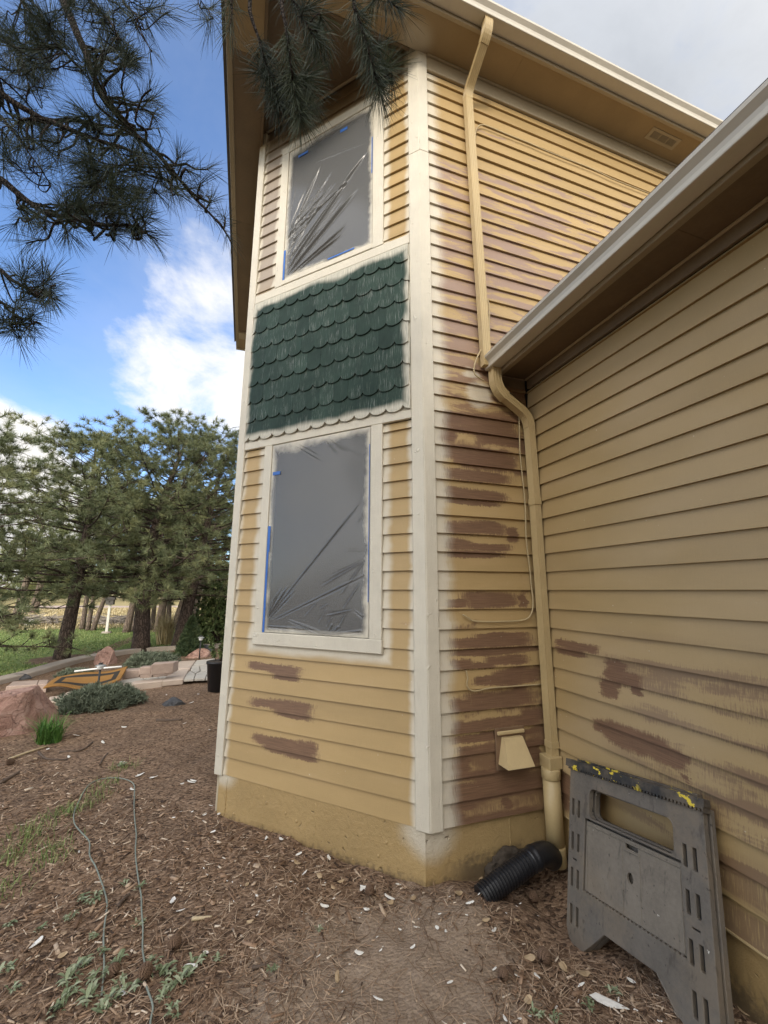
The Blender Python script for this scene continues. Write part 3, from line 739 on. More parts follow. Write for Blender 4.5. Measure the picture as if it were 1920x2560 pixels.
def bend(p0, p1, p2, r, n=6):
    """corner at p1 rounded with cut-back r"""
    p0, p1, p2 = Vector(p0), Vector(p1), Vector(p2); a = p1+(p0-p1).normalized()*r; b = p1+(p2-p1).normalized()*r
    return [(a*(1-t)**2 + p1*2*t*(1-t) + b*t*t) for t in [i/n for i in range(n+1)]]
up = empty('downspout', (0, 0, 0)); up.parent = house
A0, A1, A2, A3 = (1.660, 2.230, S_+0.01), (1.660, 2.225, S_-0.10), (1.640, 2.552, 6.215), (1.700, 2.552, 3.52)
e1 = [Vector(A0)] + bend(A0, A1, A2, 0.085); e2 = bend(A1, A2, A3, 0.075)
sweep_rect('elbow', e1, 0.074, 0.060, (1, 0, 0), 'spout', up)
sweep_rect('pipe', [e1[-1], Vector(e1[-1]).lerp(e2[0], 0.5), e2[0]], 0.068, 0.054, (1, 0, 0), 'spout', up)
sweep_rect('elbow', [Vector(e2[0])+(Vector(A1)-Vector(A2)).normalized()*0.03] + e2, 0.071, 0.057, (1, 0, 0), 'spout', up)
sweep_rect('pipe', [e2[-1], Vector(e2[-1]).lerp(Vector(A3), 0.5), A3], 0.068, 0.054, (1, 0, 0), 'spout', up)
lo = empty('downspout', (0, 0, 0)); lo.parent = house
B0, B1, B2, B3 = (1.765, 2.537, GS+0.01), (1.765, 2.537, GS-0.165), (2.055, 2.537, GS-0.355), (2.0625, 2.537, 0.66)
e1 = [Vector(B0)] + bend(B0, B1, B2, 0.10); e2 = bend(B1, B2, B3, 0.085)
sweep_rect('elbow', e1, 0.068, 0.074, (0, 1, 0), 'spout', lo)
sweep_rect('pipe', [e1[-1], Vector(e1[-1]).lerp(e2[0], 0.5), e2[0]], 0.064, 0.060, (0, 1, 0), 'spout', lo)
sweep_rect('elbow', [Vector(e2[0])+(Vector(B1)-Vector(B2)).normalized()*0.03] + e2, 0.066, 0.062, (0, 1, 0), 'spout', lo)
sweep_rect('pipe', [e2[-1], Vector((2.061, 2.537, 2.45))], 0.067, 0.054, (0, 1, 0), 'spout', lo)
sweep_rect('pipe', [Vector((2.061, 2.537, 2.47)), Vector((2.0625, 2.537, 0.66))], 0.066, 0.053, (0, 1, 0), 'spout', lo)
sweep_rect('strap', [Vector((2.061, 2.537, 2.425)), Vector((2.061, 2.537, 2.475))], 0.074, 0.061, (0, 1, 0), 'spout', lo, ribs=False)
sweep_rect('strap', [Vector((2.0625, 2.537, 0.735)), Vector((2.0625, 2.537, 0.775))], 0.073, 0.060, (0, 1, 0), 'spout', lo, ribs=False)
# plastic drain riser below it
bm = bmesh.new(); add_tube(bm, [(2.03, 2.525, 0.12), (2.03, 2.525, 0.575)], 0.056, 28); obj('drain_riser', bm, M['spout'], lo, smooth=True)
for z0, z1 in ((0.55, 0.615), (0.045, 0.16)):
    bm = bmesh.new(); add_tube(bm, [(2.03, 2.525, z0), (2.03, 2.525, z0+.006), (2.03, 2.525, z1-.006), (2.03, 2.525, z1)], [0.058, .0615, .0615, .058], 28); obj('coupling', bm, M['spout'], lo, smooth=True)
bm = bmesh.new(); bx(bm, 1.990, 2.092, 2.478, 2.585, 0.612, 0.69); soften(bm, .004); obj('adapter', bm, M['spout'], lo)

# dryer vent: square plate with a hood
vh = empty('vent_hood', (0, 0, 0)); vh.parent = house
trimboard('plate', FRC, 1.655, 1.885, 0.615, 0.872, 0.0, 0.012, 'plate', .003, vh)
bm = bmesh.new(); pts = []
t0, t1 = 0.815, 0.655
for s, z, o in ((1.705, t0, .012), (1.842, t0, .012), (1.842, t0, .045), (1.705, t0, .045), (1.672, t1, .012), (1.872, t1, .012), (1.872, t1-.0, .118), (1.672, t1, .118)):
    pts.append(FRC.p(s, z, o))
vv, ff = add_box(bm, pts); bmesh.ops.delete(bm, geom=[ff[1]], context='FACES'); bmesh.ops.solidify(bm, geom=bm.faces[:], thickness=0.003)
obj('hood', bm, M['flap'], vh)
trimboard('top_lip', FRC, 1.665, 1.876, 0.834, 0.856, 0.0125, 0.03, 'flap', .004, vh)
# plastic sheets taped over the windows
def seg_dist(s, z, a, b):
    a, b = np.array(a), np.array(b); d = b-a; L = np.hypot(*d); t = ((s-a[0])*d[0]+(z-a[1])*d[1])/L; n = (-(s-a[0])*d[1]+(z-a[1])*d[0])/L
    return t/L, n
def sheet(name, s0, s1, z0, z1, folds, m, label, gain=1.0):
    ns, nz_ = 230, 350
    S, Zz = np.meshgrid(np.linspace(s0, s1, ns), np.linspace(z0, z1, nz_)); h = np.zeros_like(S)
    for (a, b, amp, w) in folds:
        t, n = seg_dist(S, Zz, a, b); wt = np.clip(t/0.12, 0, 1)*np.clip((1-t)/0.25, 0, 1); ww = w*0.55*(0.45+0.55*np.clip(t, 0, 1))
        h += 0.85*gain*amp*wt*(np.exp(-(n/ww)**2) - 0.55*np.exp(-((n-1.9*ww)/(1.4*ww))**2))
    ed = np.minimum(np.minimum(S-s0, s1-S), np.minimum(Zz-z0, z1-Zz)); belly = 0.010*np.sin(np.pi*(S-s0)/(s1-s0))*np.sin(np.pi*(Zz-z0)/(z1-z0))
    wob = (np.sin(S*7+Zz*3)*np.sin(Zz*5-S*2+1))*0.003
    O = 0.0045 + (h + belly*0.6 + wob)*np.clip(ed/0.05, 0, 1)
    O = np.maximum(O, -0.012)
    d, nn, oo = np.array(FRF.d), np.array(FRF.n), np.array(FRF.o)
    co = oo + S[..., None]*d + O[..., None]*nn; co[..., 2] = Zz
    idx = np.arange(ns*nz_).reshape(nz_, ns); f = np.stack([idx[:-1, :-1], idx[:-1, 1:], idx[1:, 1:], idx[1:, :-1]], -1).reshape(-1)
    o = raw(name, co.reshape(-1, 3), f, 4, m, smooth=True)
    uvl = o.data.uv_layers.new(name='UVMap'); vi = np.zeros(len(o.data.loops), np.int32); o.data.loops.foreach_get('vertex_index', vi)
    uv = np.stack([S.ravel(), Zz.ravel()], -1)[vi]; uvl.data.foreach_set('uv', uv.astype(np.float32).ravel())
    return tag(o, label, 'plastic sheet')
def fp(x, y): return FRF.uv(Fq(x, y))
def cr(x0, y0, s): return lambda x, y: fp(x0+x*s, y0+y*s)
a = cr(660, 200, 400/1659)
rf = random.Random(5)
folds = [(a(230, 2000), a(1100, 700), .018, .020), (a(250, 1900), a(1050, 780), .014, .013), (a(250, 2020), a(980, 1120), .020, .026), (a(260, 2040), a(880, 1480), .016, .016),
         (a(270, 2050), a(860, 1560), .012, .012), (a(250, 1640), a(960, 980), .012, .013), (a(255, 1600), a(720, 1080), .010, .012), (a(260, 1560), a(520, 1210), .010, .009),
         (a(265, 1540), a(430, 1150), .009, .008), (a(270, 1400), a(340, 1130), .008, .007), (a(280, 1180), a(350, 760), .007, .007), (a(300, 1000), a(370, 700), .006, .006), (a(240, 1800), a(600, 1300), .011, .010),
         (a(1105, 640), a(450, 900), .004, .02), (a(260, 2040), a(1000, 1720), .010, .014), (a(250, 1700), a(480, 1330), .010, .008), (a(270, 2040), a(760, 1640), .012, .010), (a(245, 1760), a(700, 1180), .012, .010)]
for i in range(20):                              # a fan of fine creases out of the lower left corner
    st = (1.395+rf.uniform(-.02, .02), W1B+.03+rf.uniform(0, .42)); an = math.radians(rf.uniform(38, 74)); L_ = rf.uniform(.25, .9)
    en = (max(.48, st[0]-L_*math.cos(an)), min(6.1, st[1]+L_*math.sin(an))); folds.append((st, en, rf.uniform(.004, .009), rf.uniform(.010, .024)))
M['film_up'] = plastic_mat('sheeting upper', 0.446, 1.420, W1B+.002, W1T, 3.0)
ps = sheet('plastic_sheet', 0.446, 1.418, W1B+.004, W1T-.002, folds, M['film_up'], 'clear plastic sheeting with long diagonal creases taped over the upper window')
def tape(parent, s0, s1, z0, z1, o=0.0075):
    bm = bmesh.new(); FRF.box(bm, s0, s1, z0, z1, o-.001, o); return obj('tape', bm, M['tape'], parent)
tape(ps, 1.398, 1.419, W1B+.0, W1B+0.33, .012); tape(ps, 0.447, 0.455, 5.45, 5.85, .009); tape(ps, 0.72, 0.80, 6.10, 6.135, .012); tape(ps, 1.18, 1.30, 6.09, 6.115, .012); tape(ps, .62, .9, W1B+.02, W1B+.034, .009)
b = cr(580, 1020, 480/1659); c = cr(580, 1380, 480/1659)
folds = [(c(300, 590), b(1160, 760), .012, .008), (c(330, 600), c(1160, 190), .011, .010), (c(300, 580), c(490, 295), .014, .010), (c(300, 560), c(440, 300), .010, .008), (c(310, 590), c(560, 320), .010, .008), (c(300, 520), c(400, 350), .008, .006),
         (c(1160, 70), c(770, 300), .008, .009), (c(1160, 60), c(850, 215), .007, .007), (c(1160, 70), c(940, 370), .009, .008), (c(1110, 270), c(960, 500), .009, .008), (c(1040, 500), c(820, 550), .014, .010),
         (c(1060, 500), c(1140, 560), .010, .010), (c(1000, 510), c(930, 650), .012, .010), (c(870, 560), c(820, 650), .012, .009), (c(820, 490), c(750, 620), .009, .009), (c(840, 440), c(760, 495), .007, .008), (c(750, 420), c(630, 560), .007, .008),
         (c(490, 585), c(770, 690), .018, .012), (c(300, 640), c(700, 670), .014, .014), (c(840, 690), c(870, 620), .014, .012), (c(880, 690), c(930, 640), .014, .010), (c(930, 700), c(1140, 680), .012, .012),
         (b(1160, 680), b(960, 480), .008, .007), (b(1165, 650), b(1120, 540), .006, .005), (b(1150, 430), b(900, 290), .007, .009), (b(810, 270), b(920, 400), .008, .009), (b(840, 260), b(1000, 380), .007, .009),
         (b(540, 320), b(800, 465), .009, .009), (b(560, 300), b(770, 410), .008, .008), (b(380, 650), b(410, 350), .006, .006), (b(410, 650), b(440, 350), .006, .006), (b(1160, 900), b(1080, 1000), .005, .01), (b(1160, 1230), b(980, 1230), .004, .006)]
M['film_lo'] = plastic_mat('sheeting lower', 0.446, 1.426, W2B-.01, 3.046, 9.0)
ps2 = sheet('plastic_sheet', 0.444, 1.424, W2B+.003, 3.044, folds, M['film_lo'], 'clear plastic sheeting taped over the lower window with crumpled bottom edge', .8)
tape(ps2, 1.405, 1.426, W2B+.0, 2.10, .010); tape(ps2, 1.395, 1.424, 2.10, 2.32, .012); tape(ps2, 1.32, 1.402, 2.765, 2.795, .014); tape(ps2, 0.4445, 0.450, 1.7, 2.9, .008)

# cables stapled to the wall, each a thing
def cable(pts, r, label, seg=6, per=6, mm='cable', name='cable', group=None):
    bm = bmesh.new(); add_tube(bm, smooth_path(pts, per), r, seg); o = obj(name, bm, M[mm], smooth=True)
    return tag(o, label, 'cable', group)
d2 = lambda x, y: (1040+x*.19289, 160+y*.19289); d3 = lambda x, y: (1360+x*.19289, 240+y*.19289)
pts = [d2(768, 985), d2(772, 900), d2(790, 830), d2(850, 790), d2(950, 815), d2(1200, 920), d2(1500, 1040), d3(0, 700), d3(300, 820), d3(610, 940), d3(900, 1080), d3(1380, 1270)]
cable([Cp(x, y, .012) for x, y in pts], 0.006, 'thin cable looped along the high siding right of the upper downspout')
q = lambda x, y: (1140+x*.18083, 760+y*.18083)
pts = [q(440, -60), q(455, 20), q(462, 110), q(460, 260), q(462, 400), q(430, 490), q(370, 590), q(300, 720), q(255, 850), q(250, 940), q(290, 1000), q(390, 1060)]
cable([Cp(x, y, .055 if i > 6 else .03) for i, (x, y) in enumerate(pts)], 0.006, 'cream cable hanging beside the upper downspout and behind the garage gutter end')
e = lambda x, y: (1020+x*.5425, 800+y*.5425); e2_ = lambda x, y: (1000+x*.5546, 1450+y*.5546)
pts = [e(512, 440), e(516, 600), e(525, 700), e(540, 850), e(545, 1010), e(562, 1150), e2_(592, 20), e2_(600, 100), e2_(592, 150), e2_(560, 180), e2_(450, 188), e2_(340, 186), e2_(310, 172), e2_(283, 156)]
cable([Cp(x, y, .012) for x, y in pts], 0.0055, 'cable running down beside the lower downspout then bent left across brown patches')
pts = [e2_(298, 408), e2_(305, 440), e2_(302, 470), e2_(315, 495), e2_(350, 500), e2_(400, 488), e2_(500, 480), e2_(640, 470)]
cable([Cp(x, y, .012) for x, y in pts], 0.005, 'short hooked cable stub above the vent hood')
settle()
# ------------------------------------------------------------------ ground
def gauss(x, y, cx, cy, r): return np.exp(-(((x-cx)/r)**2 + ((y-cy)/r)**2))
def ground_h(x, y, fine=True):
    x = np.asarray(x, float); y = np.asarray(y, float)
    h = 0.015 - 0.10*gauss(x, y, 1.75, 2.28, 0.36) + 0.05*gauss(x, y, -0.2, 3.5, 0.6) + 0.035*gauss(x, y, 1.0, 2.2, 0.35) + 0.03*gauss(x, y, 1.75, 1.3, 0.4)
    h = h + 0.045*gauss(x, y, 0.3, 2.8, 0.35) + 0.085*gauss(x, y, 1.36, 2.36, 0.22) + .06*gauss(x, y, 1.62, 2.30, .14)
    far = np.clip((np.hypot(x, y)-22)/30, 0, 1)
    h = h + far*0.35 + 0.05*np.sin(x*0.35+1)*np.sin(y*0.3)*np.clip((y-11)/8, 0, 1)
    if fine:
        n = np.array([mn.noise(Vector((a*1.7, b*1.7, 0)))*0.022 + mn.noise(Vector((a*6, b*6, 3)))*0.020 + mn.noise(Vector((a*19, b*19, 7)))*0.007 for a, b in zip(x.ravel(), y.ravel())]).reshape(x.shape)
        h = h + n*np.clip(1.4-np.hypot(x, y)/14, 0.15, 1)
    return h
def gz(x, y): return float(ground_h(np.array([x]), np.array([y]))[0])
def gpt(px, py, z=0.0):
    p = at_z(px, py, 0.02)
    for _ in range(3): p = at_z(px, py, gz(p.x, p.y)+z)
    return p
def axis(lo, hi, step, far_lo, far_hi, g):
    a = list(np.arange(lo, hi, step)); s = step
    while a[-1] < far_hi: s *= g; a.append(a[-1]+s)
    s = step
    while a[0] > far_lo: s *= g; a.insert(0, a[0]-s)
    return np.array(a)
gx = axis(-3.6, 2.3, 0.035, -1500, 1500, 1.09); gy = axis(0.9, 7.5, 0.035, -1500, 1500, 1.075)
GX, GY = np.meshgrid(gx, gy); GH = ground_h(GX, GY)
# what grows or lies where
curb_pts = [(-6.5, 9.3), (-4.6, 9.9), (-3.9, 10.6), (-3.95, 12.3), (-3.4, 13.6), (-2.6, 14.15), (-1.6, 14.4), (0.2, 14.6), (3, 14.8)]
def beyond_curb(x, y):
    cx, cy = zip(*curb_pts); yl = np.interp(x, cx, cy); yl = np.where(x < -6.5, 9.3-(x+6.5)*-0.25, yl)
    return y - yl
bc = beyond_curb(GX, GY)
bc2 = np.where((GX > -4.2) & (GX < -3.6), np.minimum(bc, (-3.93-GX)*3), bc)
lawn = np.clip(bc2/0.35-0.3, 0, 1)
for (cx, cy, r) in ((-4.4, 13.3, 0.9), (-3.6, 11.2, .5), (-4.6, 10.4, .9), (-2.9, 14.3, .8), (-1.9, 14.7, .9), (-6.2, 9.8, 1.0)): lawn = lawn*(1-gauss(GX, GY, cx, cy, r))
dry = np.clip((np.hypot(GX, GY)-21)/8, 0, 1)
road = np.exp(-((GY-0.12*GX-45)/3.2)**4)
s1, s2 = gpt(1040, 2420), gpt(700, 2480)
soil = np.clip(1.25*gauss(GX, GY, s1.x, s1.y, 0.50) + 0.55*gauss(GX, GY, s2.x, s2.y, .35) + .5*gauss(GX, GY, -1.3, 2.6, .5) + 0.5*gauss(GX, GY, -1.9, 3.6, .45), 0, 1)
def ground_mat():
    m, N = mat('ground'); co = N.n('ShaderNodeTexCoord').outputs['Object']
    A = lambda nm: N.n('ShaderNodeAttribute', attribute_name=nm).outputs['Fac']
    n1 = N.noise(co, 1.3, 5.0, 0.6); n2 = N.noise(co, 14.0, 5.0, 0.65, 0.8); n3 = N.noise(co, 70.0, 4.0, 0.65, 1.0)
    chips = N.n('ShaderNodeTexVoronoi', {'Vector': N.scale(co, (1, 1.6, 1)), 'Scale': 46.0, 'Randomness': 1.0}); cr_ = N.xyz(chips.outputs['Color'])[0]; cd = chips.outputs['Distance']
    mul = N.ramp(N.add(N.mul(n3, 0.55), N.mul(cr_, 0.45)), [(0.24, (0.040, 0.027, 0.020)), (0.45, (0.195, 0.122, 0.076)), (0.72, (0.35, 0.238, 0.155)), (0.92, (0.48, 0.365, 0.26))])
    mul = N.mix(N.mul(N.step(n1, 0.35, 0.65), 0.35), mul, (0.12, 0.082, 0.057))
    so = N.ramp(N.add(N.mul(n2, 0.6), N.mul(n3, 0.4)), [(0.3, (0.20, 0.145, 0.10)), (0.55, (0.32, 0.24, 0.17)), (0.8, (0.43, 0.335, 0.245))])
    sm = N.step(N.add(A('soil'), N.mul(N.sub(n2, 0.5), 1.3)), 0.30, 0.62)
    c = N.mix(N.mul(sm, 0.95), mul, so)
    gn = N.noise(N.scale(co, (1, 0.5, 1)), 2.2, 6.0, 0.7); gf = N.noise(co, 30.0, 3.0, 0.6)
    gr = N.ramp(N.add(N.mul(gn, 0.6), N.mul(gf, 0.4)), [(0.3, (0.09, 0.135, 0.04)), (0.5, (0.18, 0.24, 0.072)), (0.72, (0.29, 0.32, 0.115)), (0.9, (0.36, 0.34, 0.16))])
    lm = N.step(N.add(A('lawn'), N.mul(N.sub(gn, 0.5), 0.8)), 0.38, 0.62)
    c = N.mix(lm, c, gr)
    dg = N.ramp(N.add(N.mul(gn, 0.6), N.mul(n2, 0.4)), [(0.3, (0.15, 0.17, 0.06)), (0.5, (0.36, 0.29, 0.14)), (0.75, (0.50, 0.40, 0.22))])
    c = N.mix(N.step(N.add(A('dry'), N.mul(N.sub(n1, 0.5), 1.1)), 0.35, 0.7), c, dg)
    c = N.mix(N.step(A('road'), 0.4, 0.7), c, (0.46, 0.36, 0.30))
    h = N.add(N.mul(n3, 0.6), N.add(N.mul(cd, -0.5), N.mul(n2, 0.4)))
    finish(N, c, 0.92, h, 0.9, 0.02, spec=0.15); return m
M['ground'] = ground_mat()
idx = np.arange(GX.size).reshape(GX.shape); f = np.stack([idx[:-1, :-1], idx[:-1, 1:], idx[1:, 1:], idx[1:, :-1]], -1).reshape(-1)
g = raw('ground', np.stack([GX, GY, GH], -1).reshape(-1, 3), f, 4, M['ground'], smooth=True, attr={'lawn': lawn.ravel(), 'dry': dry.ravel(), 'road': road.ravel(), 'soil': soil.ravel()})
tag(g, 'sloping bed of brown bark mulch and bare soil with lawn beyond', kind='structure')

# ------------------------------------------------------------------ litter on the mulch bed
def attr_mat(name, stops, rough=0.8, spec=0.2, trans=False):
    m, N = mat(name); a = N.n('ShaderNodeAttribute', attribute_name='rnd').outputs['Fac']
    co = N.n('ShaderNodeTexCoord').outputs['Object']
    c = N.ramp(N.add(a, N.mul(N.sub(N.noise(co, 45.0, 2.0, .5), 0.5), 0.22)), stops)
    b = finish(N, c, rough, spec=spec); return m
M['chip'] = attr_mat('bark chips', [(0.0, (0.05, 0.032, 0.023)), (0.35, (0.175, 0.106, 0.064)), (0.65, (0.32, 0.208, 0.132)), (0.85, (0.45, 0.33, 0.225)), (1.0, (0.66, 0.55, 0.42))])
M['straw'] = attr_mat('fallen needles', [(0.0, (0.10, 0.06, 0.038)), (0.5, (0.26, 0.165, 0.10)), (1.0, (0.50, 0.37, 0.25))])
def scatter(n, rng, dmin, dmax, a0, a1):
    d = dmin + (dmax-dmin)*rng.random(n)**1.15; a = np.radians(a0+(a1-a0)*rng.random(n)); x, y = d*np.sin(a), d*np.cos(a)
    inside = ((y > 2.58) & (x > 1.10)) | ((x-1.17)*S2+(y-2.6)*S2 > -0.02) | (x > 2.09)
    return x[~inside], y[~inside]
def chip_layer(nm, label, rng, count, La, Lb, Wa, Wb, Ta, Tb, thin=1.0):
  x, y = scatter(count, rng, 1.15, 9.4, -38, 66)
  keep = (beyond_curb(x, y) < -0.4) & (rng.random(len(x)) > 0.93*np.clip(1.3*gauss(x, y, s1.x, s1.y, 0.46) + .5*gauss(x, y, s2.x, s2.y, .3), 0, 1)); x, y = x[keep], y[keep]; n = len(x)
  z = ground_h(x, y); L = La+Lb*rng.random(n)**2; Wd = Wa+Wb*rng.random(n)**1.5; T = Ta+Tb*rng.random(n)
  yaw = rng.random(n)*2*np.pi; tx, ty = (rng.random(n)-.5)*0.7, (rng.random(n)-.5)*0.9
  cx_, sx_ = np.cos(yaw), np.sin(yaw)
  vx = np.stack([cx_*np.cos(tx), sx_*np.cos(tx), np.sin(tx)], -1); vy = np.stack([-sx_*np.cos(ty), cx_*np.cos(ty), np.sin(ty)], -1); vz = np.cross(vx, vy)
  c = np.stack([x, y, z+0.003+0.006*rng.random(n)], -1)
  co = []
  for sz in (-1, 1):
      for sx, sy in ((-1, -1), (1, -1), (1, 1), (-1, 1)):
          k = 1.0 if sx < 0 else (0.35+0.65*rng.random(n))
          co.append(c + vx*(sx*L)[:, None] + vy*(sy*Wd*k)[:, None] + vz*(sz*T)[:, None])
  co = np.stack(co, 1).reshape(-1, 3); base = (np.arange(n)*8)[:, None]
  fc = np.array([[4, 5, 6, 7], [0, 1, 5, 4], [1, 2, 6, 5], [2, 3, 7, 6], [3, 0, 4, 7]]).ravel()[None]
  o = raw(nm, co, (base+fc).ravel(), 4, M['chip'], attr={'rnd': np.repeat(np.clip(rng.random(n)*0.9+0.3*(rng.random(n) > .86), 0, 1), 8)})
  tag(o, label, kind='stuff')
chip_layer('mulch_chips', 'loose brown bark chips spread over the bed', np.random.default_rng(11), 42000, .008, .026, .0012, .0036, .0008, .0022)
chip_layer('bark_pieces', 'coarser flat bark pieces among the chips', np.random.default_rng(12), 1500, .018, .035, .004, .009, .0015, .004)
# fallen pine needles, thickest along the house foot and under the sawhorse
def needle_litter(n, rng, xs, ys, L0, L1, lift=0.012):
    z = ground_h(xs, ys); n = len(xs); yaw = rng.random(n)*2*np.pi; L = L0+(L1-L0)*rng.random(n); w = 0.0014; cur = (rng.random(n)-.5)*0.9
    pts = []
    for t in (-0.5, -0.15, 0.2, 0.5):
        a = yaw + cur*t; px, py = xs + L*t*np.cos(a), ys + L*t*np.sin(a)
        pz = z + 0.006 + lift*rng.random(n)*(1-abs(t)); pts.append(np.stack([px, py, pz], -1))
    co = []
    nx = np.stack([-np.sin(yaw), np.cos(yaw), np.zeros(n)], -1)*w
    for p in pts: co += [p-nx, p+nx]
    co = np.stack(co, 1).reshape(-1, 3); fc = np.array([[0, 2, 3, 1], [2, 4, 5, 3], [4, 6, 7, 5]]).ravel()[None]; b = (np.arange(n)*8)[:, None]
    return co, (b+fc).ravel(), np.repeat(rng.random(n), 8)
rng = np.random.default_rng(13)
x, y = scatter(34000, rng, 1.1, 6.5, -38, 66)
w = 0.22 + 0.78*np.clip(gauss(x, y, 1.35, 1.9, 0.75)+gauss(x, y, 0.4, 2.6, .6)+gauss(x, y, 1.8, 1.5, .7)+0.45*gauss(x, y, .2, 1.4, .7), 0, 1)
w = w*(1-.88*np.clip(1.2*gauss(x, y, s1.x, s1.y, .42), 0, 1)); k = rng.random(len(x)) < w; x, y = x[k], y[k]
co, fc, at = needle_litter(len(x), rng, x, y, 0.06, 0.15)
o = raw('needle_litter', co, fc, 4, M['straw'], attr={'rnd': at}); tag(o, 'dry brown pine needles strewn along the house foot', kind='stuff')

# paint flakes scraped from the walls
M['flake'] = plain('old paint flake', (0.74, 0.71, 0.64), 0.6, 0.1, 30.0)
M['leaf_dry'] = plain('dry leaf', (0.40, 0.29, 0.17), 0.7, 0.2, 30.0)
M['twig'] = plain('twig bark', (0.10, 0.07, 0.05), 0.85, 0.3, 30.0)
def flake_mesh(seed, ln, wd, ang, mm='flake', curl=0.25):
    r = random.Random(seed); n = 9; bm = bmesh.new(); top = []
    for i in range(n):
        a = 2*math.pi*i/n; k = r.uniform(0.62, 1.1); top.append((math.cos(a)*ln/2*k, math.sin(a)*wd/2*k))
    z = lambda x, y: curl*(x*x/ln*1.2 + y*y/wd*0.5) + r.uniform(0, .0012)
    a = [bm.verts.new((x, y, z(x, y)+0.0018)) for x, y in top]; b = [bm.verts.new((x, y, z(x, y))) for x, y in top]
    bm.faces.new(a); bm.faces.new(b[::-1])
    for i in range(n): bm.faces.new((a[i], b[i], b[(i+1) % n], a[(i+1) % n]))
    bmesh.ops.recalc_face_normals(bm, faces=bm.faces[:]); me = bpy.data.meshes.new('flake'); bm.to_mesh(me); bm.free(); setmat(me, M[mm]); return me
FL = [flake_mesh(i, 0.050, 0.022, 0) for i in range(7)]; LF = [flake_mesh(40+i, 0.06, 0.038, 0, 'leaf_dry', 0.7) for i in range(5)]
def drop(name, me, p, sc, label, cat, group=None, lift=0.010):
    o = bpy.data.objects.new(name, me); COL.objects.link(o); o.location = (p.x, p.y, gz(p.x, p.y)+lift)
    o.rotation_euler = (rs.uniform(-.3, .3), rs.uniform(-.3, .3), rs.uniform(0, 6.28)); o.scale = (sc*rs.uniform(.8, 1.3), sc*rs.uniform(.7, 1.2), sc); return tag(o, label, cat, group)
q = lambda x, y: (x*.5787, 1900+y*.5787); w_ = lambda x, y: (900+x*.6148, 1900+y*.6148); ff_ = lambda x, y: (x*.36166, 1500+y*.36166); ll_ = lambda x, y: (x*.217, 1660+y*.217)
chips = [(q(745, 620), 1.2), (q(160, 800), 1.3), (q(600, 70), .9), (q(660, 80), .8), (q(835, 95), .9), (q(910, 203), .6), (q(945, 240), .9), (q(885, 243), .6), (q(920, 317), .6), (q(1150, 345), .9), (q(1215, 350), .9),
         (q(1420, 432), .9), (q(1290, 415), .8), (q(1315, 497), 1.0), (q(1580, 570), 1.2), (q(1400, 640), 1.0), (q(1585, 655), .8), (q(1075, 455), .5), (q(825, 905), 1.2), (q(530, 1015), 1.3), (q(1550, 845), .8), (q(1160, 615), .4), (q(1375, 858), .4), (q(890, 840), .6), (q(340, 405), .6),
         (q(780, 230), .5), (q(830, 230), .5), (q(750, 255), .5), (q(780, 660), .8), (q(310, 1070), .5),
         (w_(118, 568), 1.3), (w_(25, 615), .8), (w_(450, 590), .9), (w_(545, 700), .8), (w_(75, 985), .8), (w_(365, 915), .7), (w_(720, 890), .8), (w_(215, 770), .5), (w_(315, 690), .6), (w_(350, 705), .6), (w_(230, 690), .6), (w_(590, 1065), .6), (w_(325, 635), .4), (w_(155, 513), .6), (w_(900, 925), .6), (w_(1105, 910), .7), (w_(650, 1065), .4),
         (ff_(525, 945), 1.3), (ff_(855, 885), 1.3), (ff_(710, 990), 1.2), (ff_(330, 1040), 1.6), (ff_(1275, 860), 1.1), (ff_(1450, 905), 1.2), (ff_(965, 1220), 1.7), (ff_(1065, 1235), 1.3), (ff_(1320, 1270), 1.6), (ff_(1325, 715), 1.4), (ff_(1150, 660), .9), (ff_(1370, 655), .9), (ff_(1260, 1280), 1.0), (ff_(840, 1130), 1.0), (ff_(475, 1095), 1.2), (ff_(910, 1320), 1.3)]
for (px, s) in chips:
    drop('paint_flake', rs.choice(FL), gpt(*px), s*1.2, 'white flake of scraped paint lying on the mulch', 'paint flake', 'white paint flakes on the mulch')
FLK = [o for o in COL.objects if o.name.startswith('paint_flake')]
for i in range(60):
    t = rs.random(); p = Vector((0.9-t*1.1+rs.uniform(-.2, .1), 2.65+t*1.1-rs.uniform(.1, .75), 0)) if i % 2 else Vector((rs.uniform(0.7, 1.75), rs.uniform(1.3, 2.45), 0))
    if (p.x-1.17)+(p.y-2.6) > -0.1 and p.y < 2.5 and p.x > 1.2 or (p.x-1.17)+(p.y-2.6) < -0.1:
        drop('paint_flake', rs.choice(FL), p, rs.uniform(.2, .55), 'tiny white paint speck lying near the house foot', 'paint flake', 'white paint flakes on the mulch')
big = bpy.data.objects.new('paint_flake', flake_mesh(77, 0.17, 0.05, 0, curl=0.12)); COL.objects.link(big); p = gpt(*w_(1005, 1000)); big.location = (p.x, p.y, gz(p.x, p.y)+.014); big.rotation_euler = (0, 0.05, -0.75)
tag(big, 'largest curled white paint strip lying in front of the sawhorse', 'paint flake')
p2 = gpt(*w_(20, 537)); b2 = bpy.data.objects.new('paint_flake', flake_mesh(78, 0.085, 0.05, 0, curl=0.12)); COL.objects.link(b2); b2.location = (p2.x, p2.y, gz(p2.x, p2.y)+.014); tag(b2, 'squarish white paint flake near the foundation corner', 'paint flake')
leaves = [w_(510, 660), w_(690, 820), w_(685, 990), w_(830, 860), w_(125, 590), w_(640, 665), w_(490, 490), w_(910, 885), w_(400, 555), w_(215, 575), w_(1560, 1040), w_(1450, 1000), q(1065, 550), q(1440, 560), q(1455, 960), q(1080, 710), q(1475, 535), q(1380, 510), q(270, 855), q(1280, 455), ff_(240, 1105), ff_(840, 1330)]
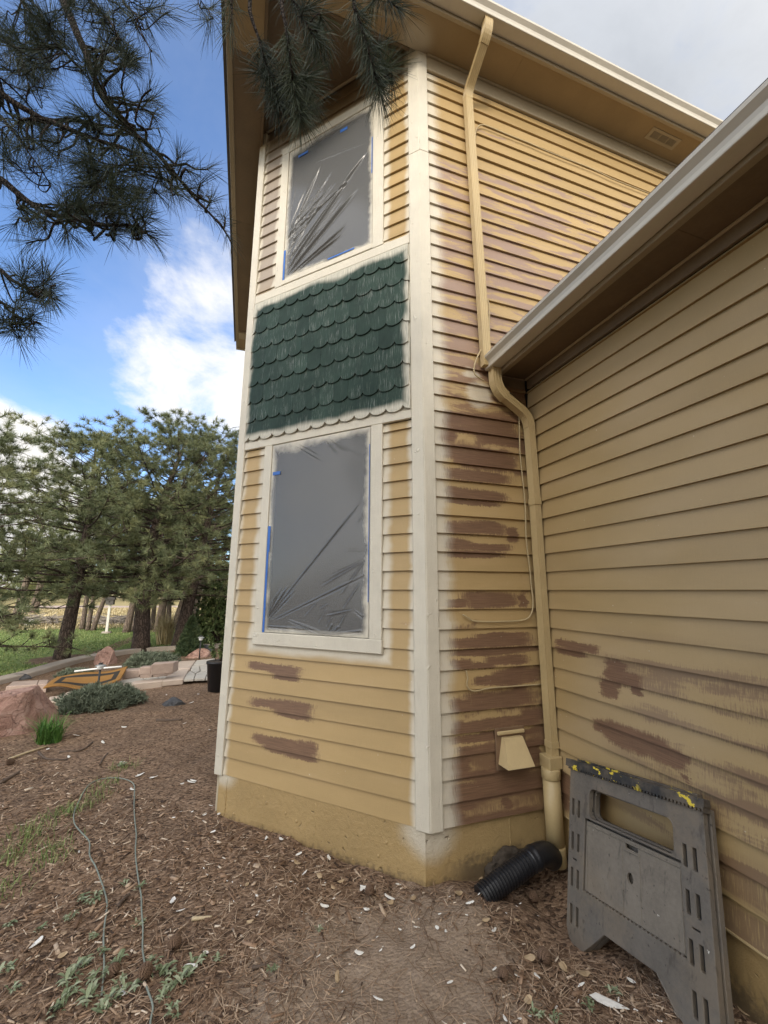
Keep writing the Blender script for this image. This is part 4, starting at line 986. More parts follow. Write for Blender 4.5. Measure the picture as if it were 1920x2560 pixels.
for px in leaves:
    drop('dry_leaf', rs.choice(LF), gpt(*px), rs.uniform(.6, 1.25), 'dry tan leaf lying among the pine needles', 'leaf', 'dry tan leaves on the mulch')
MARKS = {'foundation corner': (1066, 2239), 'front wall\'s left foot': (545, 2025), 'left cord strand': (258, 2250), 'right cord strand': (350, 2290), 'drain pipe mouth': (1210, 2245), 'big curled white strip': (1518, 2515), 'sawhorse\'s left foot': (1460, 2370), 'green grass clump': (119, 1850), 'dark flat stone': (434, 1760), 'top bend of the cord': (290, 1955), 'bare soil patch': (950, 2470), 'left edge of the bed': (10, 2300)}
label_by_place(FLK, MARKS, 'white paint flake {} to the {}', 'white paint flake lying further out on the mulch')
label_by_place([o for o in COL.objects if o.name.startswith('dry_leaf')], MARKS, 'dry tan leaf {} to the {}')
# twigs and sticks
def stick(pts, r, label, mm='twig', name='stick', z=0.012, group=None):
    P = [gpt(*p) for p in pts]; P = [Vector((a.x, a.y, gz(a.x, a.y)+z)) for a in P]
    bm = bmesh.new(); S = smooth_path(P, 4); add_tube(bm, S, [r*(1-0.5*i/len(S)) for i in range(len(S))], 6); o = obj(name, bm, M[mm], smooth=True); return tag(o, label, 'stick', group)
M['cane'] = plain('bamboo cane', (0.42, 0.33, 0.20), 0.6, 0.2, 20.0)
stick([ll_(100, 1110), ll_(320, 1030), ll_(545, 960)], 0.014, 'long straight tan cane lying in front of the green grass clump', 'cane')
stick([ff_(1080, 840), ff_(1170, 838), ff_(1260, 832)], 0.022, 'short dark stick lying beside the dark flat stone')
stick([ff_(265, 1060), ff_(320, 1105), ff_(430, 1110), ff_(470, 1105)], 0.012, 'thin bent twig below the tan cane')
stick([ff_(410, 1060), ff_(560, 1045), ff_(640, 990)], 0.014, 'curved brown twig right of the green grass clump')
stick([ff_(690, 1145), ff_(715, 1100), ff_(745, 1065)], 0.010, 'small upright-lying twig in the middle of the mulch')
stick([ff_(0, 1275), ff_(60, 1240), ff_(130, 1200)], 0.020, 'brown stick at the left edge of the mulch bed')
stick([q(1090, 910), q(1120, 905), q(1150, 897)], 0.009, 'short dark twig on the bare soil')
stick([q(830, 697), q(870, 693), q(915, 688)], 0.011, 'grey weathered stick between cord and foundation', 'cane')
stick([q(510, 640), q(535, 610), q(560, 590)], 0.012, 'stubby brown stick between the two cord strands')
# grey-green cord in a long loop
cordpx = [(440, 1030), (445, 900), (452, 760), (462, 640), (455, 580), (430, 530), (410, 470), (388, 420), (385, 360), (345, 320), (322, 280), (322, 230), (345, 170), (375, 120), (420, 92), (480, 83), (540, 88), (575, 110), (580, 160), (577, 210), (583, 270), (588, 330), (585, 400), (590, 470), (598, 540), (605, 600), (613, 660), (615, 740), (620, 830), (622, 900), (620, 960), (640, 1010), (655, 1080), (652, 1150), (640, 1260)]
P = [gpt(*q(x, y)) for x, y in cordpx]; P = [Vector((a.x + rs.uniform(-.006, .006), a.y, gz(a.x, a.y)+0.012)) for a in P]
M['cord'] = plain('grey green cord', (0.20, 0.22, 0.18), 0.6, 0.12, 12.0)
bm = bmesh.new(); add_tube(bm, smooth_path(P, 5), 0.0044, 8); tag(obj('cord', bm, M['cord'], smooth=True), 'grey-green cord lying in a long loop across the mulch', 'cord')
# pine cones: overlapping scales round a core
M['cone'] = plain('pine cone', (0.14, 0.085, 0.052), 0.8, 0.3, 40.0)
def cone_mesh():
    bm = bmesh.new(); r = random.Random(2)
    for j in range(11):
        t = j/10; rad = 0.038*math.sin(math.pi*min(0.93, 0.12+0.8*t))**0.8; zz = 0.006+0.078*t
        nn = max(5, int(13*rad/0.034))
        for k in range(nn):
            a = 2*math.pi*(k+0.5*(j % 2))/nn; d = Vector((math.cos(a), math.sin(a), 0)); s = Vector((-d.y, d.x, 0)); c = d*rad*0.55+Vector((0, 0, zz)); w = rad*0.21
            tip = d*(rad*1.15)+Vector((0, 0, zz+0.010)); th = Vector((0, 0, 0.0028))
            a_ = [bm.verts.new(x) for x in (c-s*w*.6, tip-s*w, tip+s*w, c+s*w*.6, c-s*w*.6+th, tip-s*w+th*1.6, tip+s*w+th*1.6, c+s*w*.6+th)]
            for ii in ((3, 2, 1, 0), (4, 5, 6, 7), (0, 1, 5, 4), (1, 2, 6, 5), (2, 3, 7, 6)): bm.faces.new([a_[i] for i in ii])
    bmesh.ops.create_icosphere(bm, subdivisions=2, radius=0.012, matrix=Matrix.Translation((0, 0, .045)) @ Matrix.Diagonal((1, 1, 1.8, 1)))
    me = bpy.data.meshes.new('cone'); bm.to_mesh(me); bm.free(); setmat(me, M['cone']); return me
CM = cone_mesh()
for px, s, lb in ((w_(737, 850), 1.05, 'large pine cone lying in front of the sawhorse feet'), (w_(575, 915), .8, 'smaller dark pine cone on needles left of the large one'), (w_(690, 585), .9, 'pine cone half under needles beside the black drain pipe'),
                  (q(745, 850), 1.0, 'pine cone beside the right cord strand'), (q(500, 955), .9, 'pine cone between the two cord strands'), (q(600, 990), 1.0, 'pine cone touching the right cord strand'), (q(1605, 610), .9, 'pine cone below the foundation corner'), (ll_(180, 1150), 1.2, 'dark pine cone below the end of the tan cane'), (w_(625, 575), .8, 'pine cone under the mouth of the black drain pipe')):
    p = gpt(*px); o = bpy.data.objects.new('pine_cone', CM); COL.objects.link(o); o.location = (p.x, p.y, gz(p.x, p.y)+0.028*s); o.rotation_euler = (rs.uniform(1.2, 1.7), rs.uniform(-.3, .3), rs.uniform(0, 6)); s *= .72; o.scale = (s, s, s); tag(o, lb, 'pine cone', 'fallen pine cones')
# low broad-leaved weeds and grass blades
M['weed'] = attr_mat('weed leaf', [(0.0, (0.11, 0.135, 0.065)), (0.6, (0.20, 0.235, 0.13)), (1.0, (0.36, 0.38, 0.25))], 0.6)
def weed_mesh(seed, n, ln, up):
    r = random.Random(seed); co, fc, at = [], [], []
    for i in range(n):
        a = r.uniform(0, 6.28); l = ln*r.uniform(.5, 1.1); w = l*r.uniform(.22, .34); e = up*r.uniform(.4, 1.2); d = Vector((math.cos(a), math.sin(a), 0)); s = Vector((-d.y, d.x, 0)); o = Vector((r.uniform(-.5, .5)*ln, r.uniform(-.5, .5)*ln, r.uniform(0, .015)))
        b = len(co); rn = r.random()
        for t, k in ((0, .15), (.35, 1), (.7, .8), (1, .05)):
            c = o + d*l*t + Vector((0, 0, l*e*math.sin(t*2.2)))
            co += [c-s*w*k*.5+Vector((0, 0, .15*w*k)), c, c+s*w*k*.5+Vector((0, 0, .15*w*k))]; at += [rn]*3
        for j in range(3):
            for u in range(2): fc += [b+j*3+u, b+j*3+u+1, b+j*3+u+4, b+j*3+u+3]
    o = raw('weed', co, fc, 4, M['weed'], attr={'rnd': at}); me = o.data; bpy.data.objects.remove(o); return me
WM = [weed_mesh(i, 16, 0.055, .5) for i in range(4)]
weeds = [(q(360, 890), 1), (q(420, 950), 1.2), (q(310, 1010), 1), (q(250, 1090), 1.3), (q(440, 1090), 1), (q(520, 970), .8), (q(660, 880), .9), (q(720, 940), 1.1), (q(820, 920), .9), (q(700, 1040), .9), (q(350, 610), 1.1), (q(420, 590), .8), (q(170, 740), .7), (q(60, 1000), .8), (q(540, 540), .7), (q(400, 620), 1.2), (q(600, 560), .8), (q(490, 900), 1.2), (q(330, 920), 1.2), (q(290, 970), 1.3), (q(380, 1050), 1.4), (q(470, 1060), 1.2), (q(690, 930), 1.3), (q(790, 960), 1.2), (q(850, 890), 1.1), (q(740, 985), 1.1), (q(20, 920), 1.1), (q(40, 720), .9), (q(300, 690), .9), (q(600, 720), .8), (q(750, 1100), 1.0), (q(560, 1010), 1.2),
         (q(410, 770), .8), (q(440, 840), .9), (w_(935, 1010), .9), (w_(1030, 955), .8), (w_(720, 1050), .8), (w_(790, 1060), .7), (ff_(840, 1150), 1.3), (q(520, 30), 1.1), (q(940, 870), .7), (q(1180, 915), .7), (q(1380, 740), .6)]
for px, s in weeds:
    p = gpt(*px); o = bpy.data.objects.new('weed', rs.choice(WM)); COL.objects.link(o); o.location = (p.x, p.y, gz(p.x, p.y)+.004); o.rotation_euler = (0, 0, rs.uniform(0, 6)); s *= .72; o.scale = (s,)*3; tag(o, 'low pale green weed growing through the mulch', 'weed', 'weeds in the mulch')
label_by_place([o for o in COL.objects if o.name.startswith('weed')], MARKS, 'low pale green weed {} to the {}')
M['grass'] = attr_mat('grass blade', [(0.0, (0.08, 0.125, 0.035)), (0.6, (0.18, 0.245, 0.075)), (1.0, (0.34, 0.34, 0.15))], 0.6)
def blades(name, xs, ys, zs, rng, L0, L1, w, lean, m, parent=None, bend=0.5):
    n = len(xs); L = L0+(L1-L0)*rng.random(n); a = rng.random(n)*2*np.pi; le = lean*rng.random(n); d = np.stack([np.cos(a), np.sin(a), np.zeros(n)], -1); s = np.stack([-np.sin(a), np.cos(a), np.zeros(n)], -1); up = np.array([0, 0, 1.0]); b = np.stack([xs, ys, zs], -1); co = []
    for t, k in ((0, 1), (.55, .8), (1, .08)):
        c = b + d*(L*le*(t**(1+bend)))[:, None] + up[None]*(L*t*(1-0.35*le*t))[:, None]; co += [c-s*w*k, c+s*w*k]
    co = np.stack(co, 1).reshape(-1, 3); fc = np.array([[0, 1, 3, 2], [2, 3, 5, 4]]).ravel()[None]; bb = (np.arange(n)*6)[:, None]
    return raw(name, co, (bb+fc).ravel(), 4, m, parent, attr={'rnd': np.repeat(rng.random(n), 6)})
gs = [q(270, 235), q(130, 300), q(60, 410), q(120, 330), q(230, 385), q(400, 180), q(20, 440), q(300, 215), q(470, 110), q(520, 35), q(230, 430), q(10, 570)]
xs, ys = [], []
for px in gs:
    p = gpt(*px); k = 70
    xs += list(p.x + rng.normal(0, 0.07, k)); ys += list(p.y + rng.normal(0, 0.07, k))
xs, ys = np.array(xs), np.array(ys); o = blades('grass', xs, ys, ground_h(xs, ys), rng, .03, .09, .0022, 1.4, M['grass']); tag(o, 'thin sprouting grass at the left of the mulch', kind='stuff')

# ------------------------------------------------------------------ black corrugated drain pipe
M['blackpl'] = plain('black plastic', (0.012, 0.012, 0.014), 0.38, 0.25, 20.0, spec=0.5)
pp = empty('drain_pipe', (1.6, 2.4, 0), label='black corrugated drain pipe lying at the foot of the riser', cat='drain pipe')
def local(o, parent): o.parent = parent; o.matrix_parent_inverse = Matrix.Translation(-Vector(parent.location)); return o
path = smooth_path([(1.40, 2.41, 0.050), (1.51, 2.42, 0.088), (1.63, 2.43, 0.122), (1.77, 2.44, 0.158)], 30); n = len(path)
bm = bmesh.new(); add_tube(bm, path, [0.060 + (0.004 if (i % 5) in (0, 1, 2) else -0.004) for i in range(n)], 26); local(obj('hose', bm, M['blackpl']), pp)
path = smooth_path([(1.755, 2.438, 0.156), (1.83, 2.45, 0.168), (1.91, 2.47, 0.155), (1.97, 2.49, 0.11)], 10)
bm = bmesh.new(); add_tube(bm, path, [0.066 + (0.004 if 4 < i < 8 else 0) for i in range(len(path))], 26); local(obj('coupling', bm, M['blackpl'], smooth=True), pp)
bm = bmesh.new(); bmesh.ops.create_icosphere(bm, subdivisions=4, radius=0.08, matrix=Matrix.Translation((1.72, 2.585, 0.03)) @ Matrix.Diagonal((2.2, .6, 1.5, 1)))
for v_ in bm.verts: v_.co += v_.normal*(mn.noise(v_.co*14)*0.035 + mn.noise(v_.co*40)*0.022 + mn.noise(v_.co*95)*0.010)
M['soilclod'] = plain('dark clod', (0.055, 0.042, 0.03), 0.95, 0.4, 30.0, 80.0, 0.8)
tag(obj('soil_clump', bm, M['soilclod'], smooth=True), 'dark crumbly soil clump wedged between drain pipe and wall', 'soil clump')

# ------------------------------------------------------------------ folding sawhorse leaning on the garage wall
def saw_mat(name, base, yellow=False):
    m, N = mat(name); co = N.n('ShaderNodeTexCoord').outputs['Object']
    a = N.noise(co, 7.0, 5.0, .65); b = N.noise(co, 60.0, 4.0, .65); sp = N.step(N.noise(co, 38.0, 3.0, .6), 0.64, 0.72)
    f = N.add(1.0, N.add(N.mul(N.sub(a, .5), .8), N.mul(N.sub(b, .5), .5)))
    c = N.v('SCALE', base); N.t.links.new(f, N.t.nodes[-1].inputs['Scale'])
    c = N.mix(N.mul(sp, .75), c, tuple(x*.22 for x in base))
    du = N.step(N.noise(co, 3.2, 5.0, .7), .46, .66); c = N.mix(N.mul(du, .45), c, (.20, .155, .105)); st_ = N.step(N.noise(N.scale(co, (22, 22, 3)), 1.0, 4.0, .65), .58, .68); c = N.mix(N.mul(st_, .45), c, (.045, .038, .03))
    scr = N.step(N.noise(N.v('ADD', N.scale(co, (9, 9, 9)), N.v('SCALE', N.noise(co, 4.0, 2.0, .5, col=True), ) ), 1.0, 4.0, .7), .72, .76)
    c = N.mix(N.mul(scr, .25), c, (0.30, 0.29, 0.27))
    if yellow:
        ye = N.mul(N.step(N.noise(N.scale(co, (30, 16, 30)), 1.0, 3.0, .6), .57, .60), N.step(N.noise(co, 6.0, 2.0, .5), .46, .54))
        c = N.mix(ye, c, (0.62, 0.47, 0.05))
    else:
        wh = N.step(N.noise(co, 26.0, 3.0, .6), .745, .76); c = N.mix(wh, c, (.6, .57, .5))
    finish(N, c, N.add(.55, N.mul(a, .2)), N.add(b, N.mul(a, .5)), .25, .004, spec=.3); return m
M['saw'] = saw_mat('weathered grey plastic', (0.125, 0.108, 0.088)); M['sawp'] = saw_mat('weathered grey panel', (0.17, 0.145, 0.113)); M['sawd'] = plain('dark recess', (0.012, 0.012, 0.013), 0.8, .1); M['rail'] = saw_mat('black rail with yellow paint', (0.030, 0.029, 0.028), True)
LT = 0.7665; th = math.radians(8.0)
def SP(a, b, c=0.0):                            # across, up the leaning face, out of it
    yy = 2.163 - a*math.cos(th) + b*math.sin(th); t = a*math.sin(th) + b*math.cos(th)
    return Vector((1.80+0.20*t/LT - 0.965*c, yy, -0.04+0.74*t/LT + 0.261*c))
sw = empty('sawhorse', tuple(SP(.39, 0)), label='dirty grey folded plastic sawhorse with black yellow-splashed top rail', cat='sawhorse')
def plate(name, outer, holes, c0, c1, m, bev=0.003):
    bm = bmesh.new(); loops = []
    for lp in [outer]+holes:
        vs_ = [bm.verts.new((x, y, 0)) for x, y in lp]; loops += [bm.edges.new((vs_[i], vs_[(i+1) % len(vs_)])) for i in range(len(vs_))]
    r = bmesh.ops.triangle_fill(bm, use_beauty=True, use_dissolve=False, edges=loops)
    fs = [e for e in r['geom'] if isinstance(e, bmesh.types.BMFace)]
    ex = bmesh.ops.extrude_face_region(bm, geom=fs); top = [v for v in ex['geom'] if isinstance(v, bmesh.types.BMVert)]
    for v_ in top: v_.co.z = 1.0
    bmesh.ops.recalc_face_normals(bm, faces=bm.faces[:])
    for v_ in bm.verts: v_.co = SP(v_.co.x, v_.co.y, c0+(c1-c0)*v_.co.z)
    if bev:
        es = [e for e in bm.edges if len(e.link_faces) == 2 and e.calc_face_angle(0) > .6]
        bmesh.ops.bevel(bm, geom=es, offset=bev, segments=1, affect='EDGES', clamp_overlap=True)
    return local(obj(name, bm, m), sw)
def rrect(x0, x1, y0, y1, r=0.0, n=4):
    if r <= 0: return [(x0, y0), (x1, y0), (x1, y1), (x0, y1)]
    out = []
    for cx, cy, a0 in ((x1-r, y0+r, -90), (x1-r, y1-r, 0), (x0+r, y1-r, 90), (x0+r, y0+r, 180)):
        for i in range(n+1): a = math.radians(a0+90*i/n); out.append((cx+r*math.cos(a), cy+r*math.sin(a)))
    return out
outer = [(0, .785), (0, .03), (.02, -.012), (.05, -.03), (.084, -.036), (.122, -.022), (.145, .0), (.248, .102), (.53, .104), (.62, .01), (.642, -.022), (.70, -.036), (.735, -.03), (.767, -.012), (.787, .03), (.787, .785)]
win = rrect(.150, .642, .566, .708, .03); pan = [(.108, .222), (.668, .222), (.668, .556), (.118, .556)]
slots = [rrect(a-.009, a+.009, b-.042, b+.042) for a in (.028, .070, .690, .734) for b in (.584, .420, .254, .092)] + [rrect(.032, .062, .335, .341), rrect(.70, .735, .335, .341)]
plate('leg_frame', outer, [win, pan]+slots, 0.0, 0.030, M['saw'])
inner = [(.006, .78), (.006, .03), (.05, -.02), (.084, -.026), (.145, .01), (.248, .112), (.53, .114), (.62, .02), (.70, -.026), (.78, .03), (.78, .78)]
plate('liner', inner, [win, pan], -0.004, 0.008, M['sawd'], 0)
plate('leg_frame', [(a+.004, b+.004) for a, b in outer], [rrect(.155, .636, .572, .70, .03)], -0.040, -0.012, M['saw'])
plate('liner', [(a*.985+.006, b) for a, b in inner], [rrect(.155, .636, .572, .70, .03)], -0.0395-.006, -0.0405, M['sawd'], 0)
shelf = [(.112, .228), (.664, .226), (.664, .545), (.122, .545)]
plate('shelf_panel', shelf, [rrect(.375, .446, .505, .532, .008), [(.398+.018*math.cos(t), .388+.022*math.sin(t)) for t in [2*math.pi*i/14 for i in range(14)]]], 0.010, 0.020, M['sawp'], .002)
for a in (.354, .452, .128, .655): plate('rib', rrect(a-.004, a+.004, .232, .505 if .3 < a < .5 else .52), [], .0202, .0235, M['sawp'], .0015)
plate('rib', rrect(.124, .66, .526, .534), [], .0202, .0245, M['sawp'], .0015)
plate('rib', rrect(.368, .452, .492, .498), [], .0202, .0245, M['sawp'], .0015)
for i in range(26): plate('hinge_knuckle', rrect(.118+.021*i, .118+.021*i+.010, .221, .228), [], .010, .027, M['saw'], 0)
rail = [(-.022, .83), (-.022, .79)] 
notch = []
x_ = -.008
while x_ < .79: notch += [(x_, .787), (x_+.008, .787), (x_+.008, .776), (x_+.018, .776)]; x_ += .018
plate('top_rail', [(-.022, .828), (-.022, .792)] + notch + [(.80, .79), (.806, .80), (.806, .828)], [], 0.004, 0.046, M['rail'], .002)
plate('top_rail', [(.02, .838), (.02, .80), (.745, .80), (.745, .838)], [], -0.040, -0.002, M['rail'], .003)
# ------------------------------------------------------------------ pines
def bark_mat(name, dark, light, sc=9.0):
    m, N = mat(name); co = N.n('ShaderNodeTexCoord').outputs['Object']
    v = N.n('ShaderNodeTexVoronoi', {'Vector': N.v('ADD', N.scale(co, (1, 1, .30)), N.scale(N.noise(co, 6.0, 3.0, .6, col=True), (.12, .12, .12))), 'Scale': sc, 'Randomness': 1.0}, feature='DISTANCE_TO_EDGE').outputs[0]
    n = N.noise(N.scale(co, (1, 1, .4)), 14.0, 5.0, .65); k = N.add(N.step(v, 0.0, .16), N.mul(N.sub(n, .5), .8))
    finish(N, N.mix(N.math('MULTIPLY', k, 1.0, clamp=True), dark, light), .9, N.add(N.step(v, 0, .2), N.mul(n, .7)), .9, .03, spec=.15); return m
M['bark'] = bark_mat('pine bark', (0.050, 0.038, 0.031), (0.115, 0.085, 0.068), 17.0); M['bark_far'] = bark_mat('far pine bark', (0.13, 0.10, 0.08), (0.21, 0.16, 0.125), 14.0)
def needle_mat(name, a, b, c):
    m, N = mat(name); r = N.n('ShaderNodeAttribute', attribute_name='rnd').outputs['Fac']
    col = N.ramp(r, [(0.0, a), (0.55, b), (1.0, c)])
    p = N.n('ShaderNodeBsdfPrincipled', {'Base Color': col, 'Roughness': .55, 'Specular IOR Level': .3}); t = N.n('ShaderNodeBsdfTranslucent', {0: col})
    N.n('ShaderNodeOutputMaterial', {0: N.n('ShaderNodeMixShader', {0: .22, 1: p.outputs[0], 2: t.outputs[0]}).outputs[0]}); return m
M['needle'] = needle_mat('pine needles', (0.09, 0.115, 0.060), (0.175, 0.20, 0.100), (0.31, 0.305, 0.14))
M['needle_far'] = needle_mat('far pine needles', (0.11, 0.135, 0.065), (0.20, 0.22, 0.10), (0.34, 0.33, 0.15))
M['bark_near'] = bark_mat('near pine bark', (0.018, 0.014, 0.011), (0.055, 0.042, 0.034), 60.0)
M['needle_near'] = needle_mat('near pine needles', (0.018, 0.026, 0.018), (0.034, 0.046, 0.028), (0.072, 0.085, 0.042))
def unit(v): return v/np.maximum(np.linalg.norm(v, axis=-1, keepdims=True), 1e-9)
def tufts(name, P, Dr, rng, N, L, w, spread, m, parent, rnd=None):
    """needle tufts: at P (n,3) along Dr, N needles each"""
    n = len(P); P = np.repeat(P, N, 0); Dr = np.repeat(Dr, N, 0); k = n*N
    d = unit(Dr*(1.0) + spread*rng.normal(size=(k, 3))); l = (L*(0.65+0.5*rng.random(k)))[:, None]
    s = unit(np.cross(d, rng.normal(size=(k, 3))))*w; b = P + Dr*0.02*rng.random((k, 1))
    co = np.stack([b-s, b+s, b+d*l], 1).reshape(-1, 3)
    at = np.repeat(np.clip(np.repeat(rng.random(n) if rnd is None else rnd, N)*.75+rng.random(k)*.3, 0, 1), 3)
    return raw(name, co, np.arange(3*k), 3, m, parent, attr={'rnd': at})
def pine(base, top, r0, h0, label, seed, prof, nlimb=70, ntw=9, ntuft=4, N=16, L=.17, w=.006, nm='needle', bm_='bark', group='pines on the lawn', droop=.12, curve=0.0, skip=None, first=0.0, spread=.85):
    """base, top: trunk ends; h0: where limbs start (fraction); prof(t) limb length at t along the crown"""
    rng = np.random.default_rng(seed); base, top = np.array(base, float), np.array(top, float); H = top[2]-base[2]
    t = empty('pine_tree', tuple(base), label=label, cat='tree', group=group)
    def tr(u): return base+(top-base)*u + np.array([curve*np.sin(np.pi*u), 0, 0])
    bm = bmesh.new(); K_ = 14
    add_tube(bm, [Vector(tr(i/K_)-base) - (Vector((0, 0, .15)) if i == 0 else Vector()) for i in range(K_+1)], [r0*(1.18 if i == 0 else 1)*(1-.86*(i/K_)**1.1) for i in range(K_+1)], 12)
    PP, DD, RR = [], [], []
    for i in range(nlimb):
        u = h0+(1-h0)*((i+rng.random())/nlimb)**.92; c = (u-h0)/(1-h0); az = i*2.4+rng.random()*.8
        ln = prof(c)*(0.72+.5*rng.random())
        if skip and skip(az, c): continue
        d = np.array([np.cos(az), np.sin(az), 0]); el = -droop+ .75*c**1.5 + rng.normal()*.10
        p0 = tr(u)-base; pts = []
        for j in range(5):
            q = j/4; pts.append(p0 + d*ln*q*np.cos(el*.6) + np.array([0, 0, ln*(np.sin(el)*q + .16*q*q*(1-.4*c)) - .04*q]) + rng.normal(size=3)*.05*q*ln*.4)
        rl = max(.010, r0*.22*(1-.75*c)*(.6+.4*ln/max(prof(0), .1)))
        add_tube(bm, [Vector(x) for x in pts], [rl*(1-.2*j) for j in range(5)], 5, cap=False)
        pts = np.array(pts); tone = rng.random()*.6
        for k in range(ntw):
            q = .22+.8*rng.random()**.8 if k else 1.0; a = min(int(q*4), 3); f = q*4-a; s = pts[a]*(1-f)+pts[a+1]*f if q < 1 else pts[4]
            sd = rng.normal(size=3)*np.array([1, 1, .45]); dd = unit(d*.7 + sd*.8 + np.array([0, 0, .25])); tl = (.18+.40*rng.random())*min(1, ln/1.3)
            add_tube(bm, [Vector(s), Vector(s+dd*tl)], [rl*.35+.002, .003], 3, cap=False)
            for j in range(ntuft):
                g = .45+.55*(j+1)/ntuft; PP.append(s+dd*tl*g+rng.normal(size=3)*.02); DD.append(unit(dd+np.array([0, 0, .18])+rng.normal(size=3)*.35)); RR.append(min(1, .5*tone+.75*rng.random()))
    obj('trunk', bm, M[bm_], t, smooth=True)
    tufts('crown', np.array(PP), np.array(DD), rng, N, L, w, spread, M[nm], t, np.array(RR))
    return t
def lift(p, dz=0.0): return (p.x, p.y, gz(p.x, p.y)+dz)
def atd(px, py, y):                               # the point seen at a pixel, at world distance y
    v = ray(px, py); p = v*(y/v[1]); return (p[0], p[1], p[2]+ZC)
bM = gpt(352, 1629); tM = atd(465, 1105, bM.y+.5)
pine(lift(bM), tM, .235, .20, 'big dark pine with thick upright trunk in the curbed bed', 21, lambda c: 2.9*(1-c**2.0)**.6*(.80+.35*min(1, c*3))+.25, nlimb=96, ntw=13, ntuft=3, N=36, L=.185, w=.0058, curve=-.35)
bL = gpt(152, 1647); tL = atd(240, 1112, bL.y+.9)
pine(lift(bL), tL, .175, .27, 'pine with slim leaning trunk standing in bare soil on the lawn', 22, lambda c: 2.35*(1-c**1.8)**.6*(.7+.45*min(1, c*2.5))+.2, nlimb=74, ntw=11, ntuft=3, N=34, L=.185, w=.0058, curve=.12, droop=.16)
bR = gpt(444, 1622); tR = atd(560, 1140, bR.y+.6)
pine(lift(bR), tR, .21, .30, 'pine with reddish leaning trunk behind the small spruce', 23, lambda c: 2.4*(1-c**2)**.6+.3, nlimb=64, ntw=11, ntuft=3, N=34, L=.185, w=.0058)
b = atd(-170, 1640, 10.6)
pine((b[0], b[1], 0), (b[0]-.5, b[1]+.2, 5.0), .17, .16, 'pine with low dark boughs reaching in beside the lawn', 24, lambda c: 2.3*(1-c**2)**.6*(.9+.3*min(1, c*3))+.2, nlimb=54, ntw=14, ntuft=3, N=32, L=.185, w=.0058, droop=.25)
# trees further off, smaller in view
far = [((206, 1566), 11, .15, 'slim far pine, leftmost trunk of the triple stem clump'), ((220, 1568), 10, .13, 'slim far pine, middle trunk of the triple stem clump'), ((232, 1568), 10, .14, 'slim far pine, slanting trunk of the triple stem clump'), ((316, 1573), 10, .2, 'far pine with pale trunk right of the birdhouse'), ((334, 1570), 9, .17, 'thin far pine leaning beside the pale trunk'),
       ((31, 1568), 9, .24, 'far pine with sunlit tan trunk on the far lawn'), ((83, 1535), 10, .36, 'distant pine with thick short trunk behind the brush pile'), ((380, 1566), 9, .15, 'far pine just right of the big trunk'), ((392, 1571), 10, .18, 'slender far pine with grey trunk right of the big trunk'), ((404, 1562), 10, .16, 'dark far pine behind the straw coloured grass clump'),
       ((421, 1562), 10, .17, 'far pine directly behind the straw coloured grass'), ((433, 1566), 10, .18, 'far pine leaning behind the reddish trunk'), ((475, 1577), 10, .19, 'pale far pine right of the reddish trunk'), ((490, 1562), 10, .15, 'far pine behind the leafy shrub'), ((505, 1560), 10, .16, 'thin far pine seen through the leafy shrub')]
lean = [0, .1, .8, .4, .5, .3, .2, 0, .3, .1, -.2, .8, .5, 0, 0]
for i, ((px, py), h, r, lb) in enumerate(far):
    b = at_z(px, py, .15); z = gz(b.x, b.y)
    pine((b.x, b.y, z), (b.x+lean[i]*1.6, b.y+.3, z+h*.60), r*.72, .36, lb, 100+i, lambda c: 2.1*(1-c**2)**.6+.3, nlimb=30, ntw=6, ntuft=3, N=9, L=.34, w=.022, nm='needle_far' if i % 3 else 'needle', bm_='bark_far', group='far pines beyond the lawn')
# a wood on the far side, one mass
rng = np.random.default_rng(5); PP, DD, RR = [], [], []
for i in range(130):
    a = math.radians(rng.uniform(-62, 16)); d = rng.uniform(55, 120); x, y = d*math.sin(a), d*math.cos(a); h = rng.uniform(3, 6.5)*(1+d/300); r = rng.uniform(1.6, 2.8); tone = rng.random()
    for j in range(150):
        t = rng.random(); rr = r*(1-t)**.7*math.sqrt(rng.random()); b = rng.random()*6.28; PP.append((x+rr*math.cos(b), y+rr*math.sin(b), .8+h*t)); DD.append((math.cos(b)*.5, math.sin(b)*.5, .6)); RR.append(tone*.7+.3*rng.random())
o = tufts('forest', np.array(PP), np.array(DD), rng, 4, .9, .13, .8, M['needle_far'], None, np.array(RR)); tag(o, 'sunlit far wood of pines behind the dry meadow', kind='stuff')
# pines standing behind the viewer on the sun's side: their shade falls over the bed and the lower walls
sx, sy = TO_SUN.x/math.hypot(TO_SUN.x, TO_SUN.y), TO_SUN.y/math.hypot(TO_SUN.x, TO_SUN.y); qx, qy = -sy, sx
for i, (t, d, h) in enumerate(((-3.6, 12.5, 9.6), (-1.6, 14.5, 9.9), (.4, 12.6, 9.5), (2.6, 14.2, 10.0), (4.8, 12.6, 9.4), (-5.8, 13.5, 9.8))):
    x, y = sx*d - qx*t, sy*d - qy*t
    pine((x, y, 0), (x+.2, y, h), .2, .04, 'tall pine behind the viewer, %s in the row counted from the garage side' % ['second', 'third', 'fourth', 'fifth', 'last', 'first'][i], 300+i, lambda c: 1.75*(1-c**1.6)**.5+.35, nlimb=90, ntw=11, ntuft=2, N=8, L=.55, w=.085, nm='needle', group='pines behind the viewer')

